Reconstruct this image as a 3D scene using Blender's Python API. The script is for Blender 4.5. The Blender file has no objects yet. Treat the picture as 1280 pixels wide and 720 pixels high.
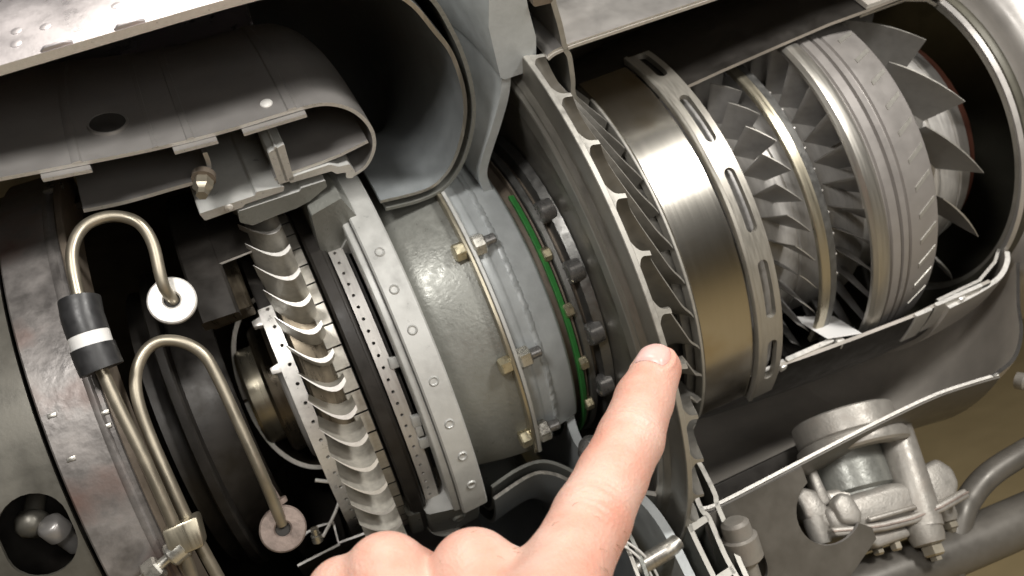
import bpy, bmesh, math, random
import numpy as np
from mathutils import Vector, Matrix

random.seed(7)
K = 0.00075                      # metres per drawing unit
SC = bpy.context.scene
COL = SC.collection

# ------------------------------------------------------------------ camera, world, lamps, exposure
cam_d = bpy.data.cameras.new("camera")
cam = bpy.data.objects.new("camera", cam_d)
COL.objects.link(cam)
cr = Vector((0.89966831, -0.23744907, -0.36635348))
cu = Vector((0.36745507, -0.04127407, 0.92912498))
cf = Vector((0.23574076, 0.97052274, -0.05011889))
M = Matrix(((cr.x, cu.x, -cf.x, 0), (cr.y, cu.y, -cf.y, -546.441 * K), (cr.z, cu.z, -cf.z, 30.51 * K), (0, 0, 0, 1)))
cam.matrix_world = M
cam_d.sensor_width = 36
cam_d.lens = 36 * 1080 / 1280
cam_d.dof.use_dof = True
cam_d.dof.focus_distance = 375 * K
cam_d.dof.aperture_fstop = 18
cam_d.clip_start = 0.005
cam_d.clip_end = 50
SC.camera = cam

w = bpy.data.worlds.new("World")
SC.world = w
w.use_nodes = True
w.node_tree.nodes["Background"].inputs[0].default_value = (1.0, 0.93, 0.82, 1)
w.node_tree.nodes["Background"].inputs[1].default_value = 0.009


def lamp(name, loc, target, sx, sy, power, col):
    d = bpy.data.lights.new(name, 'AREA')
    d.shape = 'RECTANGLE'
    d.size = sx * K
    d.size_y = sy * K
    d.energy = power
    d.color = col
    o = bpy.data.objects.new(name, d)
    COL.objects.link(o)
    o.location = Vector(loc) * K
    dr = (Vector(target) - Vector(loc)).normalized()
    o.rotation_euler = dr.to_track_quat('-Z', 'Y').to_euler()
    return o


lamp("ceiling_lamp", (600, -830, 430), (120, -100, 0), 170, 140, 4.6, (1.0, 0.97, 0.92))
lamp("left_lamp", (-120, -640, 330), (50, -100, 20), 120, 100, 1.35, (1.0, 0.97, 0.93))
lamp("front_fill", (160, -800, 40), (150, -100, -60), 320, 240, 0.6, (1.0, 0.96, 0.9))  # added soft fill to brighten the casing bowl, no known source
lamp("room_lamp", (120, -330, 1500), (100, -200, 0), 500, 420, 7.5, (1.0, 0.95, 0.86))

SC.view_settings.view_transform = 'Standard'
SC.view_settings.look = 'None'
SC.view_settings.exposure = 0
SC.view_settings.gamma = 1
SC.view_settings.use_curve_mapping = False

# ------------------------------------------------------------------ materials


def material(name, col, metallic=0.0, rough=0.5, var=0.15, scale=250, streak=None, bump=0.0, bscale=900, rvar=0.12,
             col2=None, spots=0.0, spot_col=(0.1, 0.06, 0.04), spot_scale=120):
    m = bpy.data.materials.new(name)
    m.use_nodes = True
    nt = m.node_tree
    n = nt.nodes
    L = nt.links
    b = n["Principled BSDF"]
    tc = n.new("ShaderNodeTexCoord")
    mp = n.new("ShaderNodeMapping")
    L.new(tc.outputs["Object"], mp.inputs[0])
    if streak:
        mp.inputs["Scale"].default_value = streak
    nz = n.new("ShaderNodeTexNoise")
    nz.inputs["Scale"].default_value = scale
    nz.inputs["Detail"].default_value = 6
    nz.inputs["Roughness"].default_value = 0.6
    L.new(mp.outputs[0], nz.inputs["Vector"])
    rmp = n.new("ShaderNodeValToRGB")
    c2 = col2 if col2 else tuple(min(1, c * (1 + var)) for c in col)
    c1 = tuple(c * (1 - var) for c in col)
    rmp.color_ramp.elements[0].position = 0.3
    rmp.color_ramp.elements[1].position = 0.7
    rmp.color_ramp.elements[0].color = (*c1, 1)
    rmp.color_ramp.elements[1].color = (*c2, 1)
    L.new(nz.outputs["Fac"], rmp.inputs[0])
    out = rmp.outputs[0]
    if spots > 0:
        n2 = n.new("ShaderNodeTexNoise")
        n2.inputs["Scale"].default_value = spot_scale
        n2.inputs["Detail"].default_value = 4
        L.new(tc.outputs["Object"], n2.inputs["Vector"])
        r2 = n.new("ShaderNodeValToRGB")
        r2.color_ramp.elements[0].position = 0.52
        r2.color_ramp.elements[1].position = 0.72
        r2.color_ramp.elements[0].color = (0, 0, 0, 1)
        r2.color_ramp.elements[1].color = (spots, spots, spots, 1)
        L.new(n2.outputs["Fac"], r2.inputs[0])
        mx = n.new("ShaderNodeMix")
        mx.data_type = 'RGBA'
        L.new(r2.outputs[0], mx.inputs[0])
        L.new(out, mx.inputs[6])
        mx.inputs[7].default_value = (*spot_col, 1)
        out = mx.outputs[2]
    L.new(out, b.inputs["Base Color"])
    b.inputs["Metallic"].default_value = metallic
    mr = n.new("ShaderNodeMapRange")
    mr.inputs[1].default_value = 0.3
    mr.inputs[2].default_value = 0.7
    mr.inputs[3].default_value = max(0.03, rough - rvar)
    mr.inputs[4].default_value = min(1, rough + rvar)
    L.new(nz.outputs["Fac"], mr.inputs[0])
    L.new(mr.outputs[0], b.inputs["Roughness"])
    if bump > 0:
        nb = n.new("ShaderNodeTexNoise")
        nb.inputs["Scale"].default_value = bscale
        nb.inputs["Detail"].default_value = 3
        L.new(tc.outputs["Object"] if not streak else mp.outputs[0], nb.inputs["Vector"])
        bp = n.new("ShaderNodeBump")
        bp.inputs["Strength"].default_value = bump
        bp.inputs["Distance"].default_value = 0.0004
        L.new(nb.outputs["Fac"], bp.inputs["Height"])
        L.new(bp.outputs[0], b.inputs["Normal"])
    return m


MT = dict(
    sheet=material("grey_sheet_metal", (0.285, 0.272, 0.26), 0.55, 0.42, 0.07, 70, bump=0.05, bscale=500, spots=0.18, spot_col=(0.16, 0.145, 0.13)),
    shell=material("shell_paint", (0.46, 0.43, 0.44), 0.75, 0.34, 0.06, 60, bump=0.06, bscale=700),
    cut=material("cut_metal_edge", (0.62, 0.60, 0.56), 0.5, 0.38, 0.07, 900, bump=0.12, bscale=2500),
    domeshade=material("shaded_dome_paint", (0.21, 0.225, 0.23), 0.12, 0.45, 0.1, 120, bump=0.12, bscale=900),  # blue grey paint darkened to carry the shade inside the dome
    bluegrey=material("blue_grey_paint", (0.45, 0.475, 0.48), 0.12, 0.42, 0.1, 120, bump=0.12, bscale=900),
    lightgrey=material("light_grey_paint", (0.44, 0.44, 0.42), 0.15, 0.38, 0.1, 150, bump=0.1, bscale=900),
    darkgrey=material("hammered_grey_paint", (0.225, 0.228, 0.208), 0.35, 0.38, 0.04, 300, bump=0.35, bscale=700),
    steel=material("turned_steel", (0.46, 0.44, 0.40), 0.85, 0.36, 0.16, 8, streak=(90, 4, 4), rvar=0.08),
    polished=material("polished_steel_band", (0.50, 0.475, 0.425), 1.0, 0.24, 0.03, 10, streak=(160, 3, 3), rvar=0.018, spots=0.55, spot_col=(0.38, 0.31, 0.20), spot_scale=45),
    disc=material("impeller_back_steel", (0.27, 0.255, 0.225), 0.75, 0.36, 0.18, 8, streak=(60, 10, 10), rvar=0.08),
    vane=material("milled_titanium", (0.215, 0.205, 0.185), 0.55, 0.46, 0.12, 250, bump=0.1, bscale=600),
    rim=material("ground_rim", (0.40, 0.385, 0.35), 0.5, 0.42, 0.1, 300),
    slotring=material("satin_ring", (0.36, 0.34, 0.30), 0.6, 0.4, 0.1, 20, streak=(50, 6, 6)),
    ribring=material("grey_cast_ring", (0.31, 0.29, 0.275), 0.4, 0.45, 0.03, 120, bump=0.03, bscale=900),
    brassy=material("tarnished_edge", (0.44, 0.40, 0.31), 0.85, 0.34, 0.06, 14, streak=(60, 3, 3)),
    blade=material("compressor_blade_steel", (0.33, 0.32, 0.31), 0.5, 0.45, 0.12, 300, bump=0.05),
    hub=material("hub_steel", (0.56, 0.54, 0.51), 0.45, 0.4, 0.12, 20, streak=(40, 6, 6)),
    intake=material("intake_blade", (0.27, 0.26, 0.245), 0.4, 0.45, 0.12, 200, bump=0.05),
    turb=material("turbine_blade_alloy", (0.50, 0.475, 0.42), 0.45, 0.42, 0.15, 400, bump=0.1, bscale=1500),
    bright=material("ground_bright_metal", (0.80, 0.78, 0.74), 0.35, 0.35, 0.1, 400),
    black=material("shade_dark_steel", (0.024, 0.021, 0.018), 0.3, 0.5, 0.3, 120, bump=0.1),  # cavity shade is put into this near-black colour
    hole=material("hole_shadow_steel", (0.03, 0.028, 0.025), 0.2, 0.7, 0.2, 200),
    scorched=material("scorched_steel", (0.115, 0.095, 0.068), 0.75, 0.33, 0.3, 12, streak=(40, 8, 8)),
    rust=material("mottled_exhaust_steel", (0.21, 0.195, 0.185), 0.45, 0.44, 0.42, 110, bump=0.45, bscale=300, spots=0.85, spot_col=(0.13, 0.075, 0.06), spot_scale=55),
    rearsheet=material("rear_sheet_steel", (0.125, 0.118, 0.10), 0.5, 0.42, 0.2, 70, bump=0.06),
    brownplate=material("brown_plate", (0.20, 0.165, 0.13), 0.4, 0.45, 0.2, 100, bump=0.1),
    tube=material("straw_tube_steel", (0.34, 0.305, 0.24), 0.8, 0.4, 0.2, 60),
    sleeve=material("black_rubber", (0.025, 0.025, 0.026), 0.0, 0.45, 0.2, 300),
    white=material("white_plastic", (0.80, 0.79, 0.77), 0.0, 0.4, 0.06, 200),
    washer2=material("rusty_washer", (0.24, 0.19, 0.165), 0.4, 0.5, 0.35, 250, bump=0.25),
    zinc=material("zinc_bolt", (0.62, 0.60, 0.54), 0.85, 0.28, 0.12, 400),
    gold=material("cadmium_gold", (0.60, 0.54, 0.38), 0.85, 0.3, 0.15, 300),
    darkbolt=material("black_oxide_bolt", (0.22, 0.215, 0.21), 0.6, 0.3, 0.2, 300),
    gear=material("machined_dark_ring", (0.17, 0.168, 0.16), 0.7, 0.42, 0.15, 300, bump=0.2, bscale=1200),
    green=material("green_seal", (0.035, 0.20, 0.045), 0.0, 0.42, 0.12, 200),
    casing=material("brown_grey_casing", (0.47, 0.435, 0.39), 0.1, 0.42, 0.12, 60, bump=0.05, bscale=500),
    inletcase=material("inlet_casing_metal", (0.46, 0.44, 0.42), 0.4, 0.4, 0.1, 60, bump=0.06, bscale=500),
    duct=material("intake_duct_paint", (0.09, 0.085, 0.065), 0.2, 0.45, 0.2, 50),
    oxide=material("red_brown_seal", (0.12, 0.045, 0.03), 0.1, 0.5, 0.2, 60),
    alu=material("cast_aluminium", (0.34, 0.32, 0.29), 0.4, 0.46, 0.08, 260, bump=0.3, bscale=900, spots=0.4, spot_col=(0.24, 0.2, 0.17), spot_scale=130),
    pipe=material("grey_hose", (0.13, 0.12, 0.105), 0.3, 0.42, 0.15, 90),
    floor=material("khaki_floor", (0.46, 0.36, 0.20), 0.0, 0.55, 0.08, 12, bump=0.05, bscale=90),
    wall=material("olive_wall", (0.15, 0.125, 0.065), 0.0, 0.7, 0.08, 5),
    paper=material("white_paper", (0.82, 0.81, 0.80), 0.0, 0.7, 0.03, 50),
)

# ------------------------------------------------------------------ helpers


def new_mesh(name, verts, faces, mats, mi=None, angle=32, smooth=True):
    me = bpy.data.meshes.new(name)
    me.from_pydata([(v[0] * K, v[1] * K, v[2] * K) for v in verts], [], faces)
    for m in (mats if isinstance(mats, (list, tuple)) else [mats]):
        me.materials.append(m)
    if mi is not None:
        me.polygons.foreach_set("material_index", mi)
    bm = bmesh.new()
    bm.from_mesh(me)
    bmesh.ops.recalc_face_normals(bm, faces=bm.faces)
    bm.to_mesh(me)
    bm.free()
    if smooth:
        me.polygons.foreach_set("use_smooth", [True] * len(me.polygons))
        me.set_sharp_from_angle(angle=math.radians(angle))
    me.update()
    return me


def thing(name, label, cat, base=(0, 0, 0), group=None, kind=None):
    o = bpy.data.objects.new(name, None)
    o.empty_display_size = 0.01
    COL.objects.link(o)
    o.location = Vector(base) * K
    o['label'] = label
    o['category'] = cat
    if group:
        o['group'] = group
    if kind:
        o['kind'] = kind
    return o


def add(name, me, parent=None, rot=0.0, off=(0, 0, 0)):
    """link a mesh; vertices are in engine coordinates, rot turns about the engine axis"""
    o = bpy.data.objects.new(name, me)
    COL.objects.link(o)
    base = Vector((0, 0, 0))
    if parent:
        o.parent = parent
        p = parent
        while p is not None:
            base += p.location
            p = p.parent
        if parent.type == 'MESH':     # sub-part: take the part's own frame
            base = Vector((0, 0, 0))
    o.matrix_basis = Matrix.Translation(-base + Vector(off) * K) @ Matrix.Rotation(-math.radians(rot), 4, 'X')
    return o


def single(name, me, label, cat, group=None, kind=None):
    o = add(name, me)
    o['label'] = label
    o['category'] = cat
    if group:
        o['group'] = group
    if kind:
        o['kind'] = kind
    return o


def cyl(x, r, t):
    t = math.radians(t)
    return (x, -r * math.cos(t), r * math.sin(t))


def chamf(prof, d):
    """cut the corners of a closed profile"""
    out = []
    n = len(prof)
    for i in range(n):
        p = Vector(prof[i]); a = Vector(prof[i - 1]); b = Vector(prof[(i + 1) % n])
        da = (a - p); db = (b - p)
        la, lb = da.length, db.length
        k = min(d, la * 0.4, lb * 0.4)
        if da.normalized().dot(db.normalized()) < -0.9 or k < 1e-6:
            out.append(tuple(p))
            continue
        out.append(tuple(p + da / la * k))
        out.append(tuple(p + db / lb * k))
    return out


def thick(path, t):
    """open (x, r) path -> closed band profile of thickness t"""
    P = [Vector(p) for p in path]
    L, R = [], []
    for i, p in enumerate(P):
        a = P[max(0, i - 1)]; b = P[min(len(P) - 1, i + 1)]
        d = (b - a).normalized()
        n = Vector((-d.y, d.x)) * (t / 2)
        L.append(tuple(p + n)); R.append(tuple(p - n))
    return L + R[::-1]


def smooth_path(path, k=5, closed=False):
    P = [Vector(p) for p in path]
    n = len(P)
    out = []
    for i in range(n if closed else n - 1):
        if closed:
            p0, p1, p2, p3 = P[i - 1], P[i], P[(i + 1) % n], P[(i + 2) % n]
        else:
            p0, p1, p2, p3 = P[max(0, i - 1)], P[i], P[i + 1], P[min(n - 1, i + 2)]
        for j in range(k):
            t = j / k
            out.append(0.5 * ((2 * p1) + (p2 - p0) * t + (2 * p0 - 5 * p1 + 4 * p2 - p3) * t * t + (3 * p1 - p0 - 3 * p2 + p3) * t ** 3))
    if not closed:
        out.append(P[-1])
    return [tuple(p) for p in out]


def rev(name, prof, t0, t1, mats, n=None, wob=0.0, angle=32, holes=None):
    """revolve a closed (x, r) profile about the engine axis between the angles t0 and t1; cut ends get the second material"""
    full = abs(t1 - t0) >= 359.9
    if n is None:
        n = max(3, int(abs(t1 - t0) / 2.5))
    cols = n if full else n + 1
    m = len(prof)
    V, F, MI = [], [], []
    for i in range(cols):
        t = t0 + (t1 - t0) * i / n
        for (x, r) in prof:
            V.append(cyl(x, r, t))
    for i in range(n):
        a = i * m; b = ((i + 1) % cols) * m
        for j in range(m):
            j2 = (j + 1) % m
            F.append((a + j, a + j2, b + j2, b + j)); MI.append(0)
    if not full:
        # own vertices for the cut faces, so that edges stay crisp
        k = len(V)
        for c in (0, cols - 1):
            V += V[c * m:(c + 1) * m]
        F.append(tuple(range(k, k + m))); MI.append(1)
        F.append(tuple(range(k + m, k + 2 * m))[::-1]); MI.append(1)
    ms = mats if isinstance(mats, (list, tuple)) else [mats, MT['cut']]
    return new_mesh(name, V, F, ms, MI, angle)


def slotted(name, xl, xr, r, th, holes, t0, t1, mat, inner=None):
    """cylinder band x in [xl, xr] with rounded openings; holes = [(centre x, half width, centre angle, half length deg)]"""
    ts = set(np.arange(t0, t1 + 0.01, 2.0).tolist())
    for (xc, hw, tc, hl) in holes:
        re = min(hl, math.degrees(hw / r))
        for k in range(7):
            a = re * (1 - math.cos(math.pi / 2 * k / 6))
            ts.add(tc - hl + a); ts.add(tc + hl - a)
    ts = sorted(t for t in ts if t0 - 1e-6 <= t <= t1 + 1e-6)
    tt = [ts[0]]
    for t in ts[1:]:
        if t - tt[-1] > 1e-4:
            tt.append(t)

    def gap(t):
        for (xc, hw, tc, hl) in holes:
            if abs(t - tc) <= hl + 1e-6:
                re = min(hl, math.degrees(hw / r))
                e = max(0, abs(t - tc) - (hl - re)) / re
                return xc, hw * math.sqrt(max(0, 1 - e * e))
        return (xl + xr) / 2, 0.0
    V, F = [], []
    for t in tt:
        c, h = gap(t)
        for rr in (r, r - th):
            for x in (xl, c - h, c + h, xr):
                V.append(cyl(x, rr, t))
    for i in range(len(tt) - 1):
        a, b = i * 8, (i + 1) * 8
        hole = gap(0.5 * (tt[i] + tt[i + 1]))[1] > 0
        F += [(a, a + 1, b + 1, b), (a + 2, a + 3, b + 3, b + 2), (a + 4, b + 4, b + 5, a + 5), (a + 6, b + 6, b + 7, a + 7),
              (a, b, b + 4, a + 4), (a + 3, a + 7, b + 7, b + 3)]
        if hole:
            F += [(a + 1, a + 5, b + 5, b + 1), (a + 2, b + 2, b + 6, a + 6)]
        else:
            F += [(a + 1, a + 2, b + 2, b + 1), (a + 5, b + 5, b + 6, a + 6)]
    # weld coincident points where the gap closes
    me = new_mesh(name, V, F, [mat], None, 35)
    bm = bmesh.new(); bm.from_mesh(me)
    bmesh.ops.remove_doubles(bm, verts=bm.verts, dist=1e-7)
    bmesh.ops.dissolve_degenerate(bm, edges=bm.edges, dist=1e-7)
    bmesh.ops.recalc_face_normals(bm, faces=bm.faces)
    bm.to_mesh(me); bm.free()
    me.set_sharp_from_angle(angle=math.radians(35))
    return me


def frame(d):
    d = Vector(d).normalized()
    u = d.orthogonal().normalized()
    if abs(d.z) < 0.95:
        u = d.cross(Vector((0, 0, 1))).normalized()
    return d, u, d.cross(u)


def tube_vf(path, rad, n=14, cap=True):
    P = [Vector(p) for p in path]
    V, F = [], []
    d, u, v = frame(P[1] - P[0])
    for i, p in enumerate(P):
        dd = (P[min(i + 1, len(P) - 1)] - P[max(i - 1, 0)]).normalized()
        u = (u - dd * u.dot(dd)).normalized()
        v = dd.cross(u)
        r = rad[i] if isinstance(rad, (list, tuple)) else rad
        for k in range(n):
            a = 2 * math.pi * k / n
            V.append(tuple(p + (u * math.cos(a) + v * math.sin(a)) * r))
    for i in range(len(P) - 1):
        for k in range(n):
            k2 = (k + 1) % n
            F.append((i * n + k, i * n + k2, (i + 1) * n + k2, (i + 1) * n + k))
    if cap:
        F.append(tuple(range(n))[::-1])
        F.append(tuple(range((len(P) - 1) * n, len(P) * n)))
    return V, F


def tube(name, path, rad, mat, n=14, k=6):
    pts = smooth_path(path, k) if k else path
    if isinstance(rad, (list, tuple)) and k:
        rad = [v[0] for v in smooth_path([(r_, 0.0) for r_ in rad], k)]
    V, F = tube_vf(pts, rad, n)
    return new_mesh(name, V, F, mat, None, 40)


def lathe(name, prof, o, d, mat, n=24, angle=32):
    """prof = [(h, r)] along direction d from o; n sides (6 = hexagon)"""
    d, u, v = frame(d)
    o = Vector(o)
    V, F = [], []
    for (h, r) in prof:
        for k in range(n):
            a = 2 * math.pi * (k + 0.5) / n
            V.append(tuple(o + d * h + (u * math.cos(a) + v * math.sin(a)) * r))
    m = len(prof)
    for i in range(m - 1):
        for k in range(n):
            k2 = (k + 1) % n
            F.append((i * n + k, i * n + k2, (i + 1) * n + k2, (i + 1) * n + k))
    if prof[0][1] > 1e-6:
        F.append(tuple(range(n))[::-1])
    if prof[-1][1] > 1e-6:
        F.append(tuple(range((m - 1) * n, m * n)))
    return new_mesh(name, V, F, mat, None, angle)


def ring(name, prof, o, d, mat, n=28, angle=32):
    """closed (h, r) profile turned round direction d"""
    d, u, v = frame(d)
    o = Vector(o)
    V, F = [], []
    m = len(prof)
    for k in range(n):
        a = 2 * math.pi * k / n
        for (h, r) in prof:
            V.append(tuple(o + d * h + (u * math.cos(a) + v * math.sin(a)) * r))
    for k in range(n):
        a, b = k * m, ((k + 1) % n) * m
        for j in range(m):
            F.append((a + j, a + (j + 1) % m, b + (j + 1) % m, b + j))
    return new_mesh(name, V, F, mat, None, angle)


def prism(name, poly, o, ax, ay, az, depth, mat, bev=0.0, seg=2, mats=None):
    """polygon in the (ax, ay) plane at o, extruded by depth along az, edges rounded"""
    o = Vector(o); ax = Vector(ax); ay = Vector(ay); az = Vector(az)
    n = len(poly)
    bm = bmesh.new()
    A = [bm.verts.new(o + ax * p[0] + ay * p[1]) for p in poly]
    B = [bm.verts.new(o + ax * p[0] + ay * p[1] + az * depth) for p in poly]
    bm.faces.new(A[::-1]); bm.faces.new(B)
    for i in range(n):
        bm.faces.new((A[i], A[(i + 1) % n], B[(i + 1) % n], B[i]))
    bmesh.ops.recalc_face_normals(bm, faces=bm.faces)
    if bev:
        bmesh.ops.bevel(bm, geom=bm.edges[:], offset=bev, segments=seg, profile=0.5, affect='EDGES', clamp_overlap=True)
    V = [tuple(v.co) for v in bm.verts]
    bm.verts.index_update()
    F = [tuple(v.index for v in f.verts) for f in bm.faces]
    bm.free()
    return new_mesh(name, V, F, mat, None, 40)


def bolt_meshes(r, h, mat_head, mat_stud):
    """hexagon head along +x with washer face"""
    head = lathe("bolt_head", [(0, r * 0.8), (0.5, r), (h - 1, r), (h, r * 0.82), (h, 0)], (0, 0, 0), (1, 0, 0), mat_head, 6, 25)
    return head


# ------------------------------------------------------------------ the room round the engine
fl = new_mesh("floor", [(-6000, -6000, -650), (6000, -6000, -650), (6000, 6000, -650), (-6000, 6000, -650)], [(0, 1, 2, 3)], MT['floor'])
single("floor", fl, "khaki floor far below the cutaway engine", "floor", kind='structure')
wl = new_mesh("wall", [(-6000, 1500, -650), (6000, 1500, -650), (6000, 1500, 3000), (-6000, 1500, 3000)], [(0, 1, 2, 3)], MT['wall'])
single("wall", wl, "olive wall behind the cutaway engine", "wall", kind='structure')

T36, B50 = 36, 310            # the window is cut from +36 down to -50 degrees; shells run the other way round

# ------------------------------------------------------------------ combustor casing (outer shell and dome)
cc = thing("combustor_casing", "large pale grey outer casing along the top left with a rounded double walled dome", "engine casing", (0, 0, 258))
outer = [(-200, 259), (-120, 260), (-60, 260), (0, 260), (30, 259.5), (48, 258)]
add("outer_wall", rev("outer_wall", thick(smooth_path(outer, 4), 4), T36, B50, [MT['shell'], MT['cut']], n=120), cc)
inner = [(48, 257), (70, 252), (89, 238), (100, 218), (107, 202), (111, 178), (109.5, 158), (103, 138), (95, 127), (84, 122.5), (60, 126)]
add("dome", rev("dome", thick(smooth_path(inner, 5), 2.0), T36, B50, [MT['domeshade'], MT['steel']], n=120), cc)
outerd = [(52, 257.5), (78, 254), (98, 238), (108, 215), (114, 190), (115.5, 165), (111, 143), (104, 128), (94, 118), (80, 116), (62, 119)]
add("dome_jacket", rev("dome_jacket", thick(smooth_path(outerd, 5), 2.0), T36, B50, [MT['darkgrey'], MT['darkgrey']], n=120), cc)
riv = lathe("rivet", [(-0.5, 2.4), (0.1, 2.1), (0.2, 1.2), (0.22, 0)], (0, -262, 0), (0, -1, 0), MT['shell'], 12)
for (x, t) in ((-54, 40), (-44, 39.4), (-55, 38.2), (-18, 39.5)):
    o = add("rivet", riv, cc, t, (x, 0, 0))
lug = prism("edge_lug", [(-5, -2), (5, -2), (6, 0.5), (3, 1.6), (-4, 1.6), (-6, 0)], cyl(0, 262, 36.4), (1, 0, 0), (0, -math.cos(math.radians(36.4)), math.sin(math.radians(36.4))), (0, -math.sin(math.radians(36.4)), -math.cos(math.radians(36.4))), 1.6, MT['shell'], 0.6)
for x in (-42, -16, 26):
    add("edge_lug", lug, cc, 0, (x, 0, 0))

# ------------------------------------------------------------------ combustion liner
cl = thing("combustion_liner", "long grey combustion liner with a rounded end, seams and one round hole", "combustion liner", (0, -160, 120))
lin = [(-210, 232), (-150, 225), (-110, 219), (-84, 214.5), (-59, 210), (-29, 205), (0, 202), (27, 201), (43, 199.5), (53, 194), (60, 185), (63.5, 174), (62.5, 163), (57, 154), (50, 151)]
lp = smooth_path(lin, 5)
add("liner_wall", rev("liner_wall", thick(lp, 1.8), T36, B50, [MT['sheet'], MT['cut']], n=130), cl)
arm = [(60.5, 169), (46, 166.5), (36, 166), (22, 166), (14, 165.5)]
add("inner_arm", rev("inner_arm", thick(arm, 1.8), T36, B50, [MT['sheet'], MT['cut']], n=110), cl)


def liner_r(x):
    for a, b in zip(lp[:-1], lp[1:]):
        if a[0] <= x <= b[0]:
            return a[1] + (b[1] - a[1]) * (x - a[0]) / max(1e-6, b[0] - a[0])
    return 200


for x, w_, dr in ((-57, 2.4, 1.6), (-27, 1.2, 1.2), (-13, 2.0, 1.5), (31, 2.6, 1.7), (36, 1.2, 1.0), (43, 1.2, .8)):
    pr = [(x - w_, liner_r(x - w_) + .6), (x - w_ * .6, liner_r(x) + dr), (x + w_ * .6, liner_r(x) + dr), (x + w_, liner_r(x + w_) + .6)]
    add("seam_rib", rev("seam_rib", pr, T36, 120, [MT['sheet'], MT['cut']], n=30), cl)
hr = liner_r(-42)
hc = Vector(cyl(-42, hr + 1.3, 42.0)); hd = Vector((0.17 * hr, hc.y, hc.z)).normalized()
add("air_hole", lathe("air_hole", [(-0.3, 7.4), (0.25, 7.2), (0.3, 0)], hc, hd, MT['hole'], 28), cl)  # dark disc, the hole's shade is put into its colour
add("hole_rim", ring("hole_rim", [(-0.8, 7.2), (0.6, 7.3), (0.6, 8.0), (-0.8, 8.6)], hc, hd, MT['sheet'], 28), cl)
dc = Vector(cyl(22, liner_r(22) + 0.9, 38.5)); dd = Vector((0, dc.y, dc.z)).normalized()
add("dimple", lathe("dimple", [(-0.5, 3.0), (0.4, 2.6), (1.0, 1.2), (1.1, 0)], dc, dd, MT['bright'], 16), cl)
for x, l_ in ((-62, 9), (-12, 9), (22, 14)):
    pr = [(x - l_, liner_r(x - l_) - 3.0), (x + l_, liner_r(x + l_) - 3.0), (x + l_, liner_r(x + l_) - 1.2), (x - l_, liner_r(x - l_) - 1.2)]
    add("edge_tab", rev("edge_tab", pr, 35.2, 44, [MT['sheet'], MT['cut']], n=6), cl)

# ------------------------------------------------------------------ nozzle shroud pieces under the liner
ns = thing("nozzle_shroud", "cut grey shroud of stepped bars and blocks above the turbine blades", "shroud", (15, -120, 90))
for nm, pr, e in (
    ("shroud_hook", [(20, 165), (40, 164.5), (44, 161), (49, 160.5), (51, 154), (49, 150.5), (46, 152), (46.5, 156), (42, 157), (40, 160), (20, 161.5)], 95),
    ("upper_bar", [(-23, 162.5), (-22, 157), (-4, 157), (-3, 158.4), (16, 158), (17, 161.2), (4, 163.5), (3, 161.6)], 95),
    ("shroud_block", [(-7, 155.4), (-8, 148), (-3, 143), (9, 144), (19, 144), (26, 145.5), (36, 151), (36, 155.4), (24, 156), (23, 154.4)], 85),
    ("wedge_block", [(24, 142.5), (23, 110), (27, 102), (34, 104), (37, 101.5), (41, 105), (47, 103), (46, 128), (40, 147)], 75),
    ("shroud_post", [(15, 184), (23, 186), (22.4, 168), (22.4, 163), (15, 163)], 44),
    ("thin_post", [(18.2, 186), (19.4, 186.4), (19.4, 163.5), (18.2, 163.5)], 43),
):
    p_ = chamf(pr, 0.5)
    add(nm, rev(nm, p_, 35.5 if nm != "wedge_block" else 33, e, [MT['lightgrey'] if nm != 'wedge_block' else MT['darkgrey'], MT['cut'] if nm not in ('shroud_block', 'wedge_block') else MT['darkgrey']], n=20), ns)
add('wedge_face', rev('wedge_face', chamf([(30, 105), (45, 128), (46.5, 125), (46, 105), (41, 107), (38, 104)], .5), 32.3, 33.4, [MT['lightgrey'], MT['lightgrey']], n=3), ns)  # added facet, its lit tone is put into the lighter paint
pin = lathe("shroud_pin", [(0, 2.0), (0.6, 1.8), (1, 0)], cyl(-10, 160, 35.5), (0, -0.6, -0.8), MT['bright'], 14)
add("shroud_pin", pin, ns)

# sheet of the inner wall behind the tubes
iw = thing("inner_wall", "dull brown sheet under the liner behind the bent tubes", "engine panel", (-35, -140, 110))
add("wall_sheet", rev("wall_sheet", thick(smooth_path([(-66, 181), (-50, 178), (-30, 176.5), (-17, 176), (-11, 181), (-10, 190)], 4), 2), 37.5, 70, [MT['sheet'], MT['cut']], n=20), iw)
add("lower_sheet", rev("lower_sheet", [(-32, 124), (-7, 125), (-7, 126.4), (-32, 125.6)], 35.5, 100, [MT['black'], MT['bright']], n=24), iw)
bx = lathe("fitting_nut", [(0, 3.6), (1, 4.4), (5, 4.4), (6, 3.8), (7, 2.6), (10, 2.6), (10, 0)], cyl(-15, 180, 36), (-0.3, -0.6, -0.75), MT['tube'], 6, 25)
add("fitting_nut", bx, iw)
add("fitting_collar", ring("fitting_collar", [(-3, 2), (0, 2), (0, 5.2), (-3, 5.2)], cyl(-15, 180, 36), (-0.3, -0.6, -0.75), MT['brownplate']), iw)

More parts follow.
